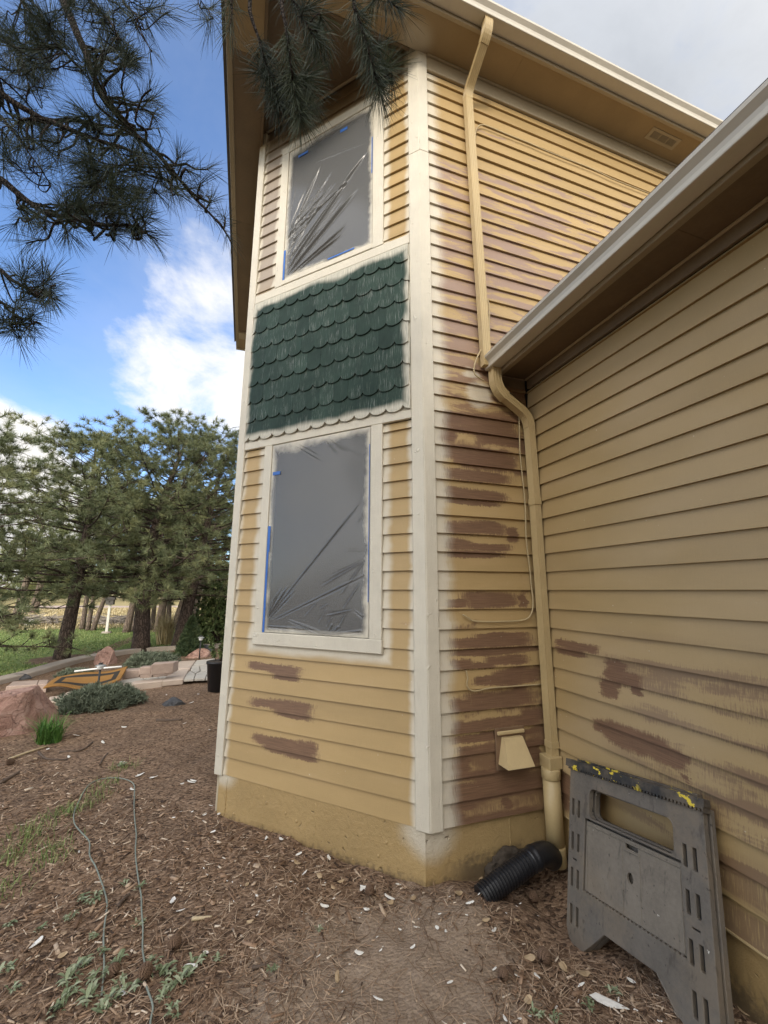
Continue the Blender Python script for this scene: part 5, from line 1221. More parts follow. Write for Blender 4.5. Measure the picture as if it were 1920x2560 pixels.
# ------------------------------------------------------------------ the near pine whose boughs hang into view
np_base = Vector((-2.7, 0.2, 0)); npine = empty('pine_tree', tuple(np_base), label='near pine whose dark boughs hang across the sky and the eave', cat='tree')
NI = Matrix.Translation(-np_base)
def nlocal(o, parent=None):
    o.parent = parent or npine
    if parent is None: o.matrix_parent_inverse = NI
    return o
bm = bmesh.new(); add_tube(bm, [np_base+Vector((.02*i*i*.2, .01*i, 1.0*i-.1)) for i in range(9)], [.19-.018*i for i in range(9)], 14); nlocal(obj('trunk', bm, M['bark'], smooth=True))
rngn = np.random.default_rng(77)
def P2(px, d): return np.array(at_d(px[0], px[1], d))
def needles_on(path, f0, n, L, parent, rng, ang=.75, tip=20, w=.00105):
    """needles along the outer part of a twig, swept forward, and a fan at its tip"""
    path = np.array([tuple(p) for p in path]); seg = np.linalg.norm(np.diff(path, axis=0), axis=1); cum = np.concatenate([[0], np.cumsum(seg)]); tot = cum[-1]
    def at(u):
        s = u*tot; i = min(np.searchsorted(cum, s, 'right')-1, len(seg)-1); f = (s-cum[i])/max(seg[i], 1e-6); return path[i]*(1-f)+path[i+1]*f, unit(path[i+1]-path[i])
    us = np.concatenate([f0+(1-f0)*rng.random(n), np.full(tip, .985)]); PP, DD = zip(*[at(u) for u in us]); PP, DD = np.array(PP), np.array(DD); k = len(us)
    rad = unit(np.cross(DD, rng.normal(size=(k, 3)))); a = ang*(.55+.7*rng.random((k, 1))); a[n:] *= .75
    d = unit(DD*np.cos(a)+rad*np.sin(a)+np.array([0, 0, -.12])); l = (L*(.75+.4*rng.random(k)))[:, None]; s = unit(np.cross(d, rng.normal(size=(k, 3))))*w
    sag = np.array([0, 0, -1.0])*(l*.06)
    b, mid, e = PP, PP+d*l*.55, PP+d*l+sag
    co = np.stack([b-s*.7, b+s*.7, mid-s, mid+s, e-s*.25, e+s*.25], 1).reshape(-1, 3); fc = np.array([[0, 1, 3, 2], [2, 3, 5, 4]]).ravel()[None]; bb = (np.arange(k)*6)[:, None]
    return co, (bb+fc).ravel(), np.repeat(np.clip(rng.random()*.5+.5*rng.random(k), 0, 1), 6)
limbs_px = []
def bough(px, d0, d1, r, root, shoots, dens=1.0, f0=.35, L=.135, n=90):
    """one bough: a woody part with its needles as a sub-part; shoots = side twigs"""
    m = len(px); pts = [P2(p, d0+(d1-d0)*i/(m-1)) for i, p in enumerate(px)]
    if root is not None: pts = [np.array(root)] + [np.array(root)*.5+pts[0]*.5+np.array([0, 0, .15])] + pts
    S = smooth_path(pts, 4); nS = len(S); bm = bmesh.new(); add_tube(bm, S, [max(.003, 1.35*r*(1-.9*i/nS)) for i in range(nS)], 7)
    sets = [needles_on([tuple(p) for p in S], f0, int(n*dens), L, None, rngn)]
    for (sx_, sy_, dl, cnt) in shoots:
        e = P2((sx_, sy_), d0+(d1-d0)*.6+dl); A = np.array([tuple(p) for p in S[nS//4:]]); i = int(np.argmin(np.linalg.norm(A-e, axis=1)+.15*rngn.random(len(A)))); s = A[i]
        if np.linalg.norm(e-s) > .8: s = e + unit(s-e)*.8
        mid = (s+e)/2+rngn.normal(size=3)*.03+np.array([0, 0, -.03]); tw = smooth_path([s, (s+mid)/2+rngn.normal(size=3)*.012, mid, (mid+e)/2+rngn.normal(size=3)*.015, e], 3)
        add_tube(bm, tw, [max(.0028, r*.42*(1-.6*j/len(tw))) for j in range(len(tw))], 5)
        sets.append(needles_on([tuple(p) for p in tw], rngn.uniform(.35, .75), cnt, L*rngn.uniform(.8, 1.15), None, rngn, ang=rngn.uniform(.5, .95), tip=int(rngn.uniform(5, 20))))
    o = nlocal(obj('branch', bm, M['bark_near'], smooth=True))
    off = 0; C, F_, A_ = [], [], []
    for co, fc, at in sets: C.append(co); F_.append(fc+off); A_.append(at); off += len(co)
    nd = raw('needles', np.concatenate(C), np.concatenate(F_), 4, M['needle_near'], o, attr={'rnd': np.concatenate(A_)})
    return o
T = lambda h: np.array((np_base.x+.05, np_base.y+.02, h))
def rsh(box, n, cnt, dr=.25): return [(rngn.uniform(box[0], box[2]), rngn.uniform(box[1], box[3]), rngn.uniform(-dr, dr), int(cnt*rngn.uniform(.3, .85))) for _ in range(int(n*1.35))]
bough([(140, -90), (158, 0), (174, 38), (197, 95), (214, 130), (229, 179), (260, 240), (289, 281), (333, 330), (373, 365), (402, 393), (440, 437), (481, 489), (521, 530), (557, 570), (580, 610)], 2.5, 2.25, .021, T(5.9),
      rsh((215, 100, 340, 220), 9, 85) + rsh((270, 220, 400, 330), 9, 80) + [(445, 393, 0, 45), (478, 428, 0, 45), (530, 500, 0, 40), (560, 540, 0, 50), (318, 139, 0, 120), (330, 160, .05, 110), (305, 120, .05, 90)] + rsh((400, 410, 520, 520), 7, 55), f0=.72, n=150)
bough([(-60, 190), (0, 231), (29, 252), (72, 278), (121, 301), (185, 301), (246, 312), (304, 324), (333, 338)], 2.35, 2.4, .019, T(5.0), rsh((20, 260, 250, 420), 20, 95), f0=.5)
bough([(121, 301), (202, 335), (260, 356), (318, 373), (361, 405), (402, 440), (440, 470)], 2.3, 2.2, .010, None, rsh((180, 370, 420, 470), 15, 85) + rsh((380, 440, 470, 500), 4, 60), f0=.55)
bough([(-80, 400), (0, 447), (36, 476), (72, 505), (119, 534), (202, 548), (253, 563), (325, 563), (362, 581), (394, 602)], 2.2, 2.1, .017, T(4.4), rsh((150, 490, 370, 590), 22, 95, .2) + [(65, 608, 0, 60), (40, 560, 0, 40), (100, 560, 0, 60)] + rsh((60, 500, 190, 570), 7, 60), f0=.45, n=150)
bough([(205, 340), (220, 359), (229, 405), (240, 448), (255, 477), (271, 505), (286, 537)], 2.35, 2.15, .009, None, rsh((210, 400, 350, 540), 16, 95), f0=.3)
bough([(-90, 600), (0, 675), (36, 704), (72, 722), (108, 736), (150, 752)], 2.1, 2.0, .012, T(3.9), rsh((20, 680, 130, 770), 10, 70, .15), f0=.3, n=120)
bough([(-90, 720), (0, 754), (22, 776), (54, 794), (92, 806)], 2.05, 2.0, .010, T(3.7), rsh((0, 770, 110, 830), 8, 65, .15) + [(45, 835, 0, 60)], f0=.3, n=100)
bough([(295, -70), (307, 0), (327, 26), (341, 38), (353, 81), (379, 130)], 2.3, 2.2, .008, np.array((-1.2, 1.2, 5.9)), [(375, 30, 0, 60), (415, 32, 0, 70), (340, 60, 0, 40)] + rsh((330, 0, 440, 60), 4, 40), f0=.5, n=60)
bough([(500, -80), (495, 0), (505, 25)], 2.3, 2.2, .006, np.array((-.9, 1.2, 5.9)), [(530, 20, 0, 50), (520, 50, 0, 45)], f0=.5, n=50)
bough([(20, -60), (52, 0), (95, 52), (139, 110), (179, 150), (214, 185)], 2.5, 2.4, .010, T(5.6), rsh((0, 0, 200, 180), 26, 95), f0=.4, n=100)
bough([(200, -60), (240, 14), (278, 58), (295, 90), (304, 101)], 2.3, 2.25, .009, np.array((-1.4, 1.1, 5.9)), rsh((200, 0, 300, 100), 9, 80), f0=.4)
bough([(-70, 60), (0, 87), (52, 139), (75, 231)], 2.6, 2.5, .010, T(5.3), rsh((0, 90, 130, 250), 14, 90), f0=.4)
bough([(-60, 230), (0, 289), (43, 341), (72, 382), (98, 417), (127, 463)], 2.3, 2.2, .009, T(4.7), rsh((0, 300, 110, 440), 8, 70), f0=.6, n=40)
# the overhead bough with sprigs hanging over the eave
over = [np.array((np_base.x+.06, np_base.y+.05, 5.7)), np.array((-1.2, .9, 5.6)), P2((560, -190), 2.1), P2((720, -170), 2.0), P2((900, -140), 1.95), P2((1010, -110), 1.9)]
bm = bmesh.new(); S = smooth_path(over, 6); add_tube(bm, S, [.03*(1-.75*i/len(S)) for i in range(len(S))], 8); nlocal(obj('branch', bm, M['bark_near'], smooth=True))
def sprig(px, d, r, n, f0, sh=[], L=.15): return bough(px, d, d-.05, r, None, sh, 1.0, f0, L, n)
sprig([(585, -170), (578, 0), (580, 24), (574, 76)], 2.05, .007, 110, .35)
sprig([(640, -170), (625, 0), (630, 48), (647, 96), (661, 149), (678, 205), (697, 262)], 2.0, .0085, 520, .60, [(710, 225, 0, 110), (668, 180, 0, 90), (722, 262, 0, 100)])
sprig([(720, -165), (705, 0), (714, 60), (724, 135), (729, 181), (738, 241), (752, 300)], 1.95, .0085, 620, .50, [(765, 200, 0, 120), (775, 245, .05, 120), (760, 285, 0, 110)])
sprig([(760, -160), (730, -20), (745, 20), (765, 60), (790, 100)], 2.0, .006, 320, .30, [(800, 60, 0, 110), (780, 20, 0, 110), (790, 110, 0, 90)])
sprig([(900, -140), (885, 0), (898, 48), (917, 116), (936, 181), (950, 235)], 1.95, .0085, 640, .35, [(965, 170, 0, 120), (950, 120, .03, 110), (975, 200, 0, 90)])
sprig([(985, -110), (960, -30), (975, 5), (995, 20)], 1.95, .005, 160, .3, [(930, 10, 0, 70)])

# ------------------------------------------------------------------ lawn blades, garden things
x, y = [], []
rl = np.random.default_rng(9); X = rl.uniform(-13, 1.5, 60000); Y = 9.5+14*rl.random(60000)**1.3; k = beyond_curb(X, Y) > .25; k &= ~((X > -4.15) & (X < -3.4) & (Y < 13)); X, Y = X[k], Y[k]
for (cx, cy, r) in ((-4.4, 13.3, 0.9), (-2.9, 14.3, .8), (-4.6, 10.4, .8)): kk = rl.random(len(X)) > gauss(X, Y, cx, cy, r)*1.3; X, Y = X[kk], Y[kk]
o = blades('lawn_grass', X, Y, ground_h(X, Y), rl, .02, .055, .009, 1.1, M['grass']); tag(o, 'mown green lawn grass beyond the curb', kind='stuff')
M['straw_grass'] = attr_mat('straw grass', [(0, (.30, .24, .12)), (.6, (.48, .39, .22)), (1, (.62, .53, .34))], .7)
X = rl.uniform(-26, 3, 30000); Y = rl.uniform(23, 42, 30000); o = blades('meadow_grass', X, Y, ground_h(X, Y), rl, .05, .16, .022, 1.0, M['straw_grass']); tag(o, 'dry golden meadow grass past the lawn', kind='stuff')
def clump(name, c, n, R0, L0, L1, w, lean, m, label, cat, seed, part='blades'):
    r = np.random.default_rng(seed); t = empty(name, (c.x, c.y, gz(c.x, c.y)), label=label, cat=cat); a = r.random(n)*6.28; rr = R0*np.sqrt(r.random(n))
    blades(part, rr*np.cos(a), rr*np.sin(a), np.full(n, -.01), r, L0, L1, w, lean, m, t, bend=.9); return t
M['lily'] = attr_mat('green blades', [(0, (.04, .10, .02)), (.6, (.085, .19, .04)), (1, (.17, .29, .07))], .5)
clump('grass_clump', gpt(122, 1855), 230, .13, .20, .40, .006, 1.0, M['lily'], 'bright green strappy grass clump in front of the pink boulder', 'plant', 4)
clump('ornamental_grass', gpt(410, 1611), 420, .22, .6, 1.15, .012, .55, M['straw_grass'], 'tall straw coloured ornamental grass clump by the reddish trunk', 'plant', 5)
M['sage'] = attr_mat('grey green leaves', [(0, (.07, .085, .055)), (.5, (.135, .16, .11)), (1, (.25, .28, .20))], .7)
M['darkleaf'] = attr_mat('dark leaves', [(0, (.03, .05, .024)), (.6, (.065, .095, .045)), (1, (.14, .17, .07))], .5)
M['lightleaf'] = attr_mat('shrub leaves', [(0, (.045, .07, .025)), (.6, (.10, .14, .05)), (1, (.20, .22, .09))], .5)
def bush(name, c, rx, ry, h, n, L, w, m, label, cat, seed, N=9, cone=False, rz=0.0, wood=18, spread=.8):
    r = np.random.default_rng(seed); t = empty(name, (c.x, c.y, gz(c.x, c.y)), rz, label=label, cat=cat); PP, DD = [], []
    for i in range(n):
        a = r.random()*6.28; u = r.random()
        if cone: z = h*(u**1.3); rr = (1-z/h)**.8*(.55+.5*r.random()); x_, y_ = rx*rr*math.cos(a), ry*rr*math.sin(a)
        else:
            e = math.acos(1-u) ; k = (.55+.5*r.random())*(.85+.3*mn.noise(Vector((math.cos(a)*2.2, math.sin(a)*2.2, e*2+seed)))); x_, y_, z = rx*math.sin(e)*math.cos(a)*k, ry*math.sin(e)*math.sin(a)*k, h*math.cos(e)*k+.02
        PP.append((x_, y_, z)); DD.append((x_/rx*.7, y_/ry*.7, .6 if not cone else .35))
    bm = bmesh.new()
    for i in range(wood):
        p = Vector(PP[r.integers(len(PP))]); q = Vector((p.x*.12, p.y*.12, -.03)); add_tube(bm, [q, q.lerp(p, .5)+Vector((0, 0, .08*h)), p], [.008+.004*h, .005+.003*h, .002], 4, cap=False)
    obj('stem', bm, M['twig'], t, smooth=True)
    tufts('foliage', np.array(PP), unit(np.array(DD)), r, N, L, w, spread, m, t); return t
c1, c2 = gpt(145, 1789), gpt(333, 1764); cb = (c1+c2)/2
bush('juniper_bush', cb+Vector((0, .18, 0)), .62, .38, .30, 2100, .085, .0085, M['sage'], 'spreading grey-green juniper bush beside the pink boulder', 'bush', 31, rz=.2)
bush('lavender', gpt(378, 1668), .66, .32, .32, 1500, .10, .010, M['sage'], 'low silvery shrub behind the stacked edging stones', 'bush', 32)
bush('dwarf_spruce', gpt(473, 1636), .36, .36, .98, 1600, .11, .010, M['darkleaf'], 'small dark cone-shaped spruce beside the reddish trunk', 'tree', 33, cone=True)
bush('leafy_shrub', gpt(545, 1614), .95, .85, 2.5, 1500, .13, .032, M['lightleaf'], 'tall leafy shrub beside the house corner', 'bush', 34, N=5, wood=60, spread=1.1)
bush('groundcover', at_z(190, 1678, .16), .36, .16, .16, 380, .07, .009, M['sage'], 'small pale green plant behind the doormat', 'plant', 35)
# rocks
def rock(c, rx, ry, rz_, seed, m, label, cat='rock', cuts=9, rot=0.0, sub=5, amp=.05, name='rock'):
    r = random.Random(seed); bm = bmesh.new(); bmesh.ops.create_icosphere(bm, subdivisions=sub, radius=1.0)
    for v_ in bm.verts:
        p = v_.co
        v_.co = p*(1+.10*mn.noise(p*1.3+Vector((seed, 0, 0))))
    for i in range(cuts):
        a, e = r.uniform(0, 6.28), r.uniform(-.25, 1.2); nrm = Vector((math.cos(a)*math.cos(e), math.sin(a)*math.cos(e), math.sin(e))); d = r.uniform(.58, .82)
        for v_ in bm.verts:
            k = v_.co.dot(nrm)-d
            if k > 0: v_.co -= nrm*k*.98
    for v_ in bm.verts:
        p = v_.co.copy(); p.z = min(p.z, .66+.10*p.x+.05*mn.noise(p*2.5)) if name == 'boulder' else p.z; f_ = mn.noise(p*3.1+Vector((0, seed, 0)))*amp + mn.noise(p*8+Vector((0, seed, 3)))*amp*.5 + (1-abs(mn.noise(p*2.2+Vector((5, seed, 0)))))**6*-amp*1.1
        v_.co = Vector((p.x*rx, p.y*ry, p.z*rz_)) + p.normalized()*f_*min(rx, rz_)
    o = obj(name, bm, m, smooth=False); o.location = (c.x, c.y, gz(c.x, c.y)); o.rotation_euler = (0, 0, rot); return tag(o, label, cat)
def rock_mat(name, a, b, c):
    m, N = mat(name); co = N.n('ShaderNodeTexCoord').outputs['Object']; n = N.noise(co, 5.0, 7.0, .72, .9); k = N.noise(co, 55.0, 5.0, .7); nzz = N.xyz(N.n('ShaderNodeNewGeometry').outputs['Normal'])[2]
    col = N.ramp(N.add(N.mul(n, .75), N.mul(k, .25)), [(.3, a), (.5, b), (.72, c)])
    vc = N.step(N.n('ShaderNodeTexVoronoi', {'Vector': N.v('ADD', co, N.scale(N.noise(co, 3.0, 4.0, .7, col=True), (.5, .5, .5))), 'Scale': 3.5}, feature='DISTANCE_TO_EDGE').outputs[0], .0, .016)
    col = N.mix(N.mul(N.sub(1.0, vc), .6), col, tuple(x*.5 for x in a)); finish(N, col, .85, N.add(N.add(N.mul(n, .8), N.mul(vc, .6)), N.mul(k, .6)), 1.0, .03, spec=.2); return m
M['pinkrock'] = rock_mat('pink granite', (.20, .108, .08), (.38, .235, .185), (.54, .39, .33)); M['darkrock'] = rock_mat('dark stone', (.045, .045, .048), (.085, .085, .088), (.17, .165, .16))
c = gpt(40, 1838); rock(Vector((c.x-.24, c.y+.32, -.0)), .74, .56, .74, 8, M['pinkrock'], 'large blocky pink granite boulder at the left edge', 'boulder', 17, .5, 5, .026, 'boulder')
rock(gpt(436, 1760), .20, .14, .11, 12, M['darkrock'], 'dark flat grey stone lying on the mulch near the pot', cuts=7, rot=-.4)
rock(gpt(266, 1660), .27, .22, .42, 14, M['pinkrock'], 'pointed brownish rock against the curb', cuts=8)
rock(gpt(497, 1642), .34, .25, .24, 16, M['pinkrock'], 'pale pink rock beside the far path light', cuts=8)
rock(gpt(507, 1630), .30, .2, .22, 17, M['darkrock'], 'dark rounded rock behind the pale pink rock', cuts=6)
rock(gpt(75, 1563), .35, .3, .30, 18, plain('pale stone', (.55, .52, .48), .8, .1), 'pale boulder beside the left brush pile on the far lawn', cuts=7)
rock(gpt(46, 1698), .24, .13, .10, 19, M['darkrock'], 'dark flat stone lying at the curb end', cuts=7)
# stones of the path: each its own piece of the path
M['paver'] = plain('sandstone paver', (.44, .355, .285), .8, .13, 4.0, 70.0, .35); M['block'] = plain('split edging stone', (.35, .265, .215), .85, .2, 9.0, 50.0, .6); M['flag'] = plain('flagstone', (.42, .385, .33), .8, .16, 5.0, 60.0, .4); M['curb'] = plain('concrete curb', (.36, .305, .25), .85, .14, 4.0, 60.0, .4)
path_ = tag(bpy.data.objects.new('path', None), 'garden path of sandstone pavers and flagstones', kind='structure'); COL.objects.link(path_)
def slab(name, px, z, th, m, parent, label=None, bev=.012, rough=0.0):
    P = [at_z(x, y, z) for x, y in px]; n = len(P); bm = bmesh.new(); a = [bm.verts.new(p) for p in P]; b = [bm.verts.new(p-Vector((0, 0, th))) for p in P]
    bm.faces.new(a); bm.faces.new(b[::-1])
    for i in range(n): bm.faces.new((a[i], b[i], b[(i+1) % n], a[(i+1) % n]))
    bmesh.ops.bevel(bm, geom=bm.edges[:], offset=bev, segments=1, affect='EDGES', clamp_overlap=True)
    if rough:
        bmesh.ops.subdivide_edges(bm, edges=bm.edges[:], cuts=3, use_grid_fill=True)
        for v_ in bm.verts: v_.co += Vector((mn.noise(v_.co*9), mn.noise(v_.co*9+Vector((5, 0, 0))), .4*mn.noise(v_.co*9+Vector((0, 5, 0)))))*rough
    o = obj(name, bm, m, parent)
    if label: tag(o, label)
    return o
g8 = lambda x, y: (280+x*.19289, 1420+y*.19289); l8 = lambda x, y: (x*.217, 1660+y*.217)
ZP = .12
slab('paver', [g8(650, 1465), g8(925, 1440), g8(1000, 1308), g8(780, 1318)], ZP, .10, M['paver'], path_); slab('paver', [g8(788, 1308), g8(1010, 1300), g8(1085, 1197), g8(872, 1207)], ZP, .10, M['paver'], path_)
for poly in ([(932, 1440), (1060, 1434), (1080, 1370), (1010, 1330), (972, 1372)], [(1068, 1432), (1205, 1426), (1240, 1350), (1150, 1335), (1090, 1368)], [(1018, 1322), (1084, 1360), (1140, 1325), (1130, 1262), (1040, 1270)], [(1150, 1328), (1240, 1342), (1300, 1280), (1290, 1250), (1138, 1262)], [(1048, 1262), (1285, 1242), (1340, 1170), (1096, 1196)], [(1215, 1425), (1420, 1415), (1440, 1290), (1310, 1285), (1250, 1350)]):
    slab('flagstone', [g8(*p) for p in poly], ZP, .05, M['flag'], path_, bev=.008)
for poly in ([(135, 1450), (370, 1412), (430, 1440), (300, 1470), (60, 1490)], [(378, 1410), (560, 1395), (600, 1420), (440, 1438)], [(566, 1393), (720, 1380), (700, 1420), (612, 1420)], [(225, 1495), (440, 1445), (640, 1424), (655, 1440), (560, 1462)]):
    slab('flagstone', [g8(*p) for p in poly], .10, .05, M['flag'], path_, bev=.008)
slab('step_stone', [g8(215, 1508), g8(655, 1462), g8(700, 1425), g8(290, 1462)], .125, .135, M['paver'], path_); slab('step_stone', [g8(40, 1558), g8(212, 1542), g8(222, 1505), g8(70, 1520)], .085, .10, M['paver'], path_)
slab('step_stone', [l8(575, 420), l8(700, 420), l8(730, 360), l8(570, 375)], .05, .10, M['paver'], path_); slab('step_stone', [l8(705, 382), l8(925, 352), l8(960, 310), l8(765, 322)], .10, .14, M['paver'], path_); slab('step_stone', [l8(930, 340), l8(1480, 275), l8(1500, 215), l8(1000, 290)], .09, .12, M['paver'], path_)
edge_ = tag(bpy.data.objects.new('edging_wall', None), 'low dry-laid edging wall of pinkish split stones behind the path', 'wall'); COL.objects.link(edge_)
for poly, z, th in (([(140, 1335), (365, 1318), (385, 1290), (190, 1305)], .24, .15), ([(368, 1345), (528, 1335), (540, 1310), (385, 1320)], .22, .13), ([(358, 1290), (508, 1282), (520, 1262), (400, 1268)], .37, .13), ([(510, 1252), (800, 1225), (868, 1198), (550, 1222)], .42, .19), ([(535, 1332), (772, 1312), (800, 1290), (560, 1305)], .22, .13)):
    slab('stone', [g8(*p) for p in poly], z, th, M['block'], edge_, bev=.009, rough=.005)
for poly, z, th in (([(70, 258), (428, 235), (445, 185), (150, 200)], .16, .16), ([(432, 235), (545, 228), (560, 180), (450, 186)], .16, .15), ([(0, 330), (240, 300), (330, 280), (60, 300)], .08, .1)):
    slab('stone', [l8(*p) for p in poly], z, th, M['block'], edge_, bev=.009, rough=.005)
# curved concrete curb of the raised bed
cw = [(-4.55, 9.95), (-4.2, 10.9), (-4.05, 11.8), (-3.8, 12.7), (-3.35, 13.5), (-2.75, 14.05), (-2.0, 14.3), (-1.1, 14.45), (.2, 14.6)]
S = smooth_path([(a, b_, 0) for a, b_ in cw], 8); bm = bmesh.new(); rings = []
for i, p in enumerate(S):
    t = (S[min(i+1, len(S)-1)]-S[max(i-1, 0)]).normalized(); nrm = Vector((-t.y, t.x, 0)); w = .17-.10*min(1, max(0, (i-26)/20)); z1 = .10+.03*min(1, i/30)
    rings.append([bm.verts.new(p+nrm*a_*w+Vector((0, 0, z_))) for a_, z_ in ((-1, -.1), (-1, z1-.015), (-.9, z1), (.9, z1), (1, z1-.015), (1, -.1))])
for r0, r1 in zip(rings, rings[1:]):
    for i in range(5): bm.faces.new((r0[i], r1[i], r1[i+1], r0[i+1]))
bm.faces.new(rings[0]); bm.faces.new(rings[-1][::-1]); tag(obj('curb', bm, M['curb'], smooth=False), 'curved grey concrete curb round the raised bed', kind='structure')
# doormat flung over the step edge
def mat_mat():
    m, N = mat('coir doormat'); u, v_, _ = N.xyz(uvp(N)); co = N.n('ShaderNodeTexCoord').outputs['Object']; n = N.noise(co, 50.0, 4.0, .7); b = N.noise(co, 5.0, 3.0, .6)
    du = N.math('ABSOLUTE', N.sub(u, .5)); dv = N.math('ABSOLUTE', N.sub(v_, .5))
    k = N.mx(N.mul(N.sub(.5, du), 2.6), 0.0); k2 = N.mn(N.mul(N.sub(.5, du), 1.9), N.mul(N.sub(.5, dv), 1.0))
    band = N.mul(N.step(k2, .15, .17), N.step(k2, .325, .30))
    c = N.mix(N.add(N.mul(n, .6), N.mul(b, .4)), (.17, .085, .028), (.36, .195, .065)); c = N.mix(band, c, (.045, .04, .034))
    tx = N.mul(N.step(N.math('ABSOLUTE', N.sub(v_, .72)), .05, .03), N.mul(N.step(N.math('ABSOLUTE', N.sub(u, .5)), .17, .15), N.step(N.math('FRACT', N.mul(N.add(u, N.mul(v_, .06)), 26)), .55, .45)))
    c = N.mix(N.mul(tx, .75), c, (.06, .05, .04))
    finish(N, c, .95, n, .8, .01, spec=.1); return m
BL, TL, TR, BR = at_z(*l8(495, 290), .18), at_z(*l8(660, 148), .22), at_z(*l8(1470, 30), .30), at_z(*l8(1385, 190), .17)
nu, nv = 40, 18; bm = bmesh.new(); uvl = bm.loops.layers.uv.verify(); G_ = []
for side in (0, 1):
    rows = []
    for j in range(nv+1):
        v_ = j/nv; row = []
        for i in range(nu+1):
            u = i/nu; p = BL.lerp(BR, u).lerp(TL.lerp(TR, u), v_); p.z += .05*math.sin(u*math.pi*2+.5)*(1-v_*.6) - .035*(1-v_)*math.sin(math.pi*u)*1.2 + .01*math.sin(u*9+v_*4) - (.022 if side == 0 else 0)
            row.append((bm.verts.new(p), u, v_))
        rows.append(row)
    G_.append(rows)
    for r0, r1 in zip(rows, rows[1:]):
        for a, b_, c_, d_ in zip(r0, r0[1:], r1[1:], r1):
            f_ = bm.faces.new((a[0], b_[0], c_[0], d_[0]))
            for l, q_ in zip(f_.loops, (a, b_, c_, d_)): l[uvl].uv = (q_[1], q_[2])
bd = lambda R: [R[0][i] for i in range(nu+1)]+[R[j][nu] for j in range(1, nv+1)]+[R[nv][i] for i in range(nu-1, -1, -1)]+[R[j][0] for j in range(nv-1, 0, -1)]
A_, B_ = bd(G_[0]), bd(G_[1])
for i in range(len(A_)):
    k = (i+1) % len(A_); f_ = bm.faces.new((A_[i][0], A_[k][0], B_[k][0], B_[i][0]))
    for l in f_.loops: l[uvl].uv = (.02, .02)
tag(obj('doormat', bm, mat_mat(), smooth=True), 'wavy orange coir doormat with dark border lying over the path step', 'doormat')
bm = bmesh.new(); add_tube(bm, [at_z(*l8(860, 84), .20), at_z(*l8(1150, 50), .24), at_z(*l8(1400, 30), .27)], .017, 10); tag(obj('plastic_pipe', bm, plain('white pvc', (.72, .71, .68), .4, .05), smooth=True), 'straight white plastic pipe lying behind the doormat', 'pipe')
# solar path lights
M['metal'] = plain('dull metal', (.40, .40, .38), .35, .1, 20.0, metal=.6); M['blackm'] = plain('black stake', (.02, .02, .02), .5, .2); M['lens'] = plain('clear lens', (.62, .64, .64), .2, .05)
def lamp(c, h, label):
    t = empty('path_light', (c.x, c.y, gz(c.x, c.y)), label=label, cat='path light', group='solar path lights')
    bm = bmesh.new(); add_tube(bm, [(0, 0, -.05), (0, 0, h*.80)], .016, 10); obj('stake', bm, M['blackm'], t, smooth=True)
    bm = bmesh.new(); add_tube(bm, [(0, 0, h*.78), (0, 0, h*.80), (0, 0, h*.90)], [.03, .045, .06], 16); obj('lens', bm, M['lens'], t, smooth=True)
    bm = bmesh.new(); add_tube(bm, [(0, 0, h*.895), (0, 0, h*.905), (0, 0, h*.93), (0, 0, h*.955)], [.085, .086, .06, .03], 18); obj('cap', bm, M['metal'], t, smooth=True)
    bm = bmesh.new(); add_tube(bm, [(0, 0, h*.955), (0, 0, h)], [.035, .03], 14); obj('finial', bm, M['blackm'], t, smooth=True)
cl = gpt(243, 1732); lamp(cl, .50, 'black solar path light standing in front of the doormat'); lamp(gpt(498, 1648), .60, 'black solar path light standing beside the pale pink rock')
# potted plant
c = gpt(536, 1731); pot = empty('plant_pot', (c.x+.02, c.y+.1, gz(c.x, c.y)), label='black plastic pot with a leafy young plant beside the house', cat='plant pot')
bm = bmesh.new(); add_tube(bm, [(0, 0, 0), (0, 0, .01), (0, 0, .47), (0, 0, .475), (0, 0, .51), (0, 0, .515)], [.125, .14, .185, .198, .20, .196], 28); obj('pot', bm, M['blackpl'], pot, smooth=True)
bm = bmesh.new(); add_tube(bm, [(0, 0, .505), (0, 0, .518)], .185, 20); obj('soil', bm, M['soilclod'], pot)
r = np.random.default_rng(3); PP = []; bm = bmesh.new()
for i in range(9):
    a = r.random()*6.28; l = .14+.30*r.random(); e = np.array((math.cos(a)*l*.55, math.sin(a)*l*.55, .52+l)); s_ = np.array((math.cos(a)*.05, math.sin(a)*.05, .51)); add_tube(bm, [Vector(s_), Vector((s_+e)/2+np.array((0, 0, .03))), Vector(e)], .005, 5)
    for j in range(22): q_ = .25+.75*r.random(); PP.append(s_*(1-q_)+e*q_)
add_tube(bm, [(.06, 0, .50), (.07, 0, .86)], .010, 6); obj('stem', bm, M['twig'], pot, smooth=True); tufts('foliage', np.array(PP), unit(r.normal(size=(len(PP), 3))+np.array((0, 0, .4))), r, 3, .075, .016, .8, M['lightleaf'], pot)
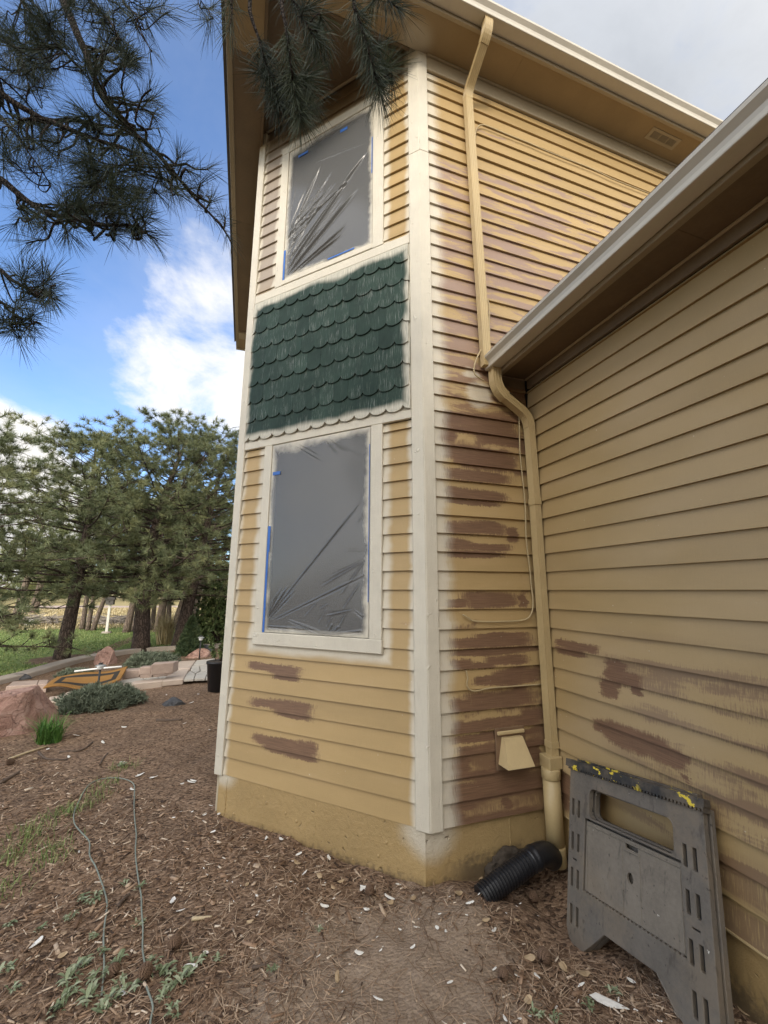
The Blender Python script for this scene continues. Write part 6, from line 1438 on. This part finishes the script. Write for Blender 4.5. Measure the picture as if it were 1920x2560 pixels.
# birdhouse on a post, feeder on the big trunk, brush piles
c = gpt(266, 1583); bh = empty('birdhouse', (c.x, c.y, gz(c.x, c.y)), label='small dark birdhouse on a white post on the lawn', cat='birdhouse')
bm = bmesh.new(); bx(bm, -.045, .045, -.045, .045, -.1, 1.16); obj('post', bm, plain('white post', (.66, .62, .55), .6, .1), bh)
bm = bmesh.new(); bx(bm, -.14, .14, -.12, .12, 1.161, 1.37); obj('box', bm, plain('grey box', (.10, .09, .08), .8, .2), bh)
bm = bmesh.new(); [add_box(bm, [(-.18, s_*.16, 1.36), (.18, s_*.16, 1.36), (.18, s_*.16, 1.38), (-.18, s_*.16, 1.38), (-.18, s_*.001, 1.46), (.18, s_*.001, 1.46), (.18, s_*.001, 1.48), (-.18, s_*.001, 1.48)]) for s_ in (-1, 1)]; obj('roof', bm, plain('roof board', (.07, .062, .055), .8, .2), bh)
bm = bmesh.new(); add_tube(bm, [(0, -.121, 1.28), (0, -.126, 1.28)], .03, 12); obj('entrance', bm, M['dark'], bh)
bm = bmesh.new(); add_tube(bm, [(0, 0, -.02), (0, 0, .07)], [.2, .16], 14); obj('footing', bm, M['curb'], bh)
p = at_d(357, 1523, 13.2*.985); fd = empty('bird_feeder', tuple(p), label='small black feeder fixed to the big pine trunk', cat='bird feeder')
bm = bmesh.new(); bx(bm, -.10, .10, -.24, -.10, -.11, .09); soften(bm, .01); obj('box', bm, M['blackm'], fd)
bm = bmesh.new(); add_box(bm, [(-.13, -.28, .09), (.13, -.28, .09), (.13, -.28, .105), (-.13, -.28, .105), (-.13, -.08, .16), (.13, -.08, .16), (.13, -.08, .175), (-.13, -.08, .175)]); obj('lid', bm, M['metal'], fd)
M['deadwood'] = plain('grey dead wood', (.30, .26, .22), .9, .25)
def brush(c, n, R, seed, label):
    r = random.Random(seed); t = empty('brush_pile', (c.x, c.y, gz(c.x, c.y)), label=label, cat='brush pile', group='brush piles'); bm = bmesh.new()
    for i in range(n):
        a = r.uniform(0, 6.28); q_ = Vector((r.uniform(-R, R), r.uniform(-R, R)*.6, r.uniform(0, .32))); d = Vector((math.cos(a), math.sin(a)*.6, r.uniform(-.25, .35)))*r.uniform(.5, 1.2); add_tube(bm, [q_-d, q_+Vector((0, 0, .06)), q_+d], [.028, .022, .01], 4, cap=False)
    o = obj('sticks', bm, M['deadwood'], t); o['kind'] = 'stuff'
brush(gpt(90, 1560), 80, 1.0, 4, 'grey brush pile on the far lawn beside the pale boulder'); brush(gpt(276, 1560), 80, 1.0, 5, 'dark brush pile behind the birdhouse')
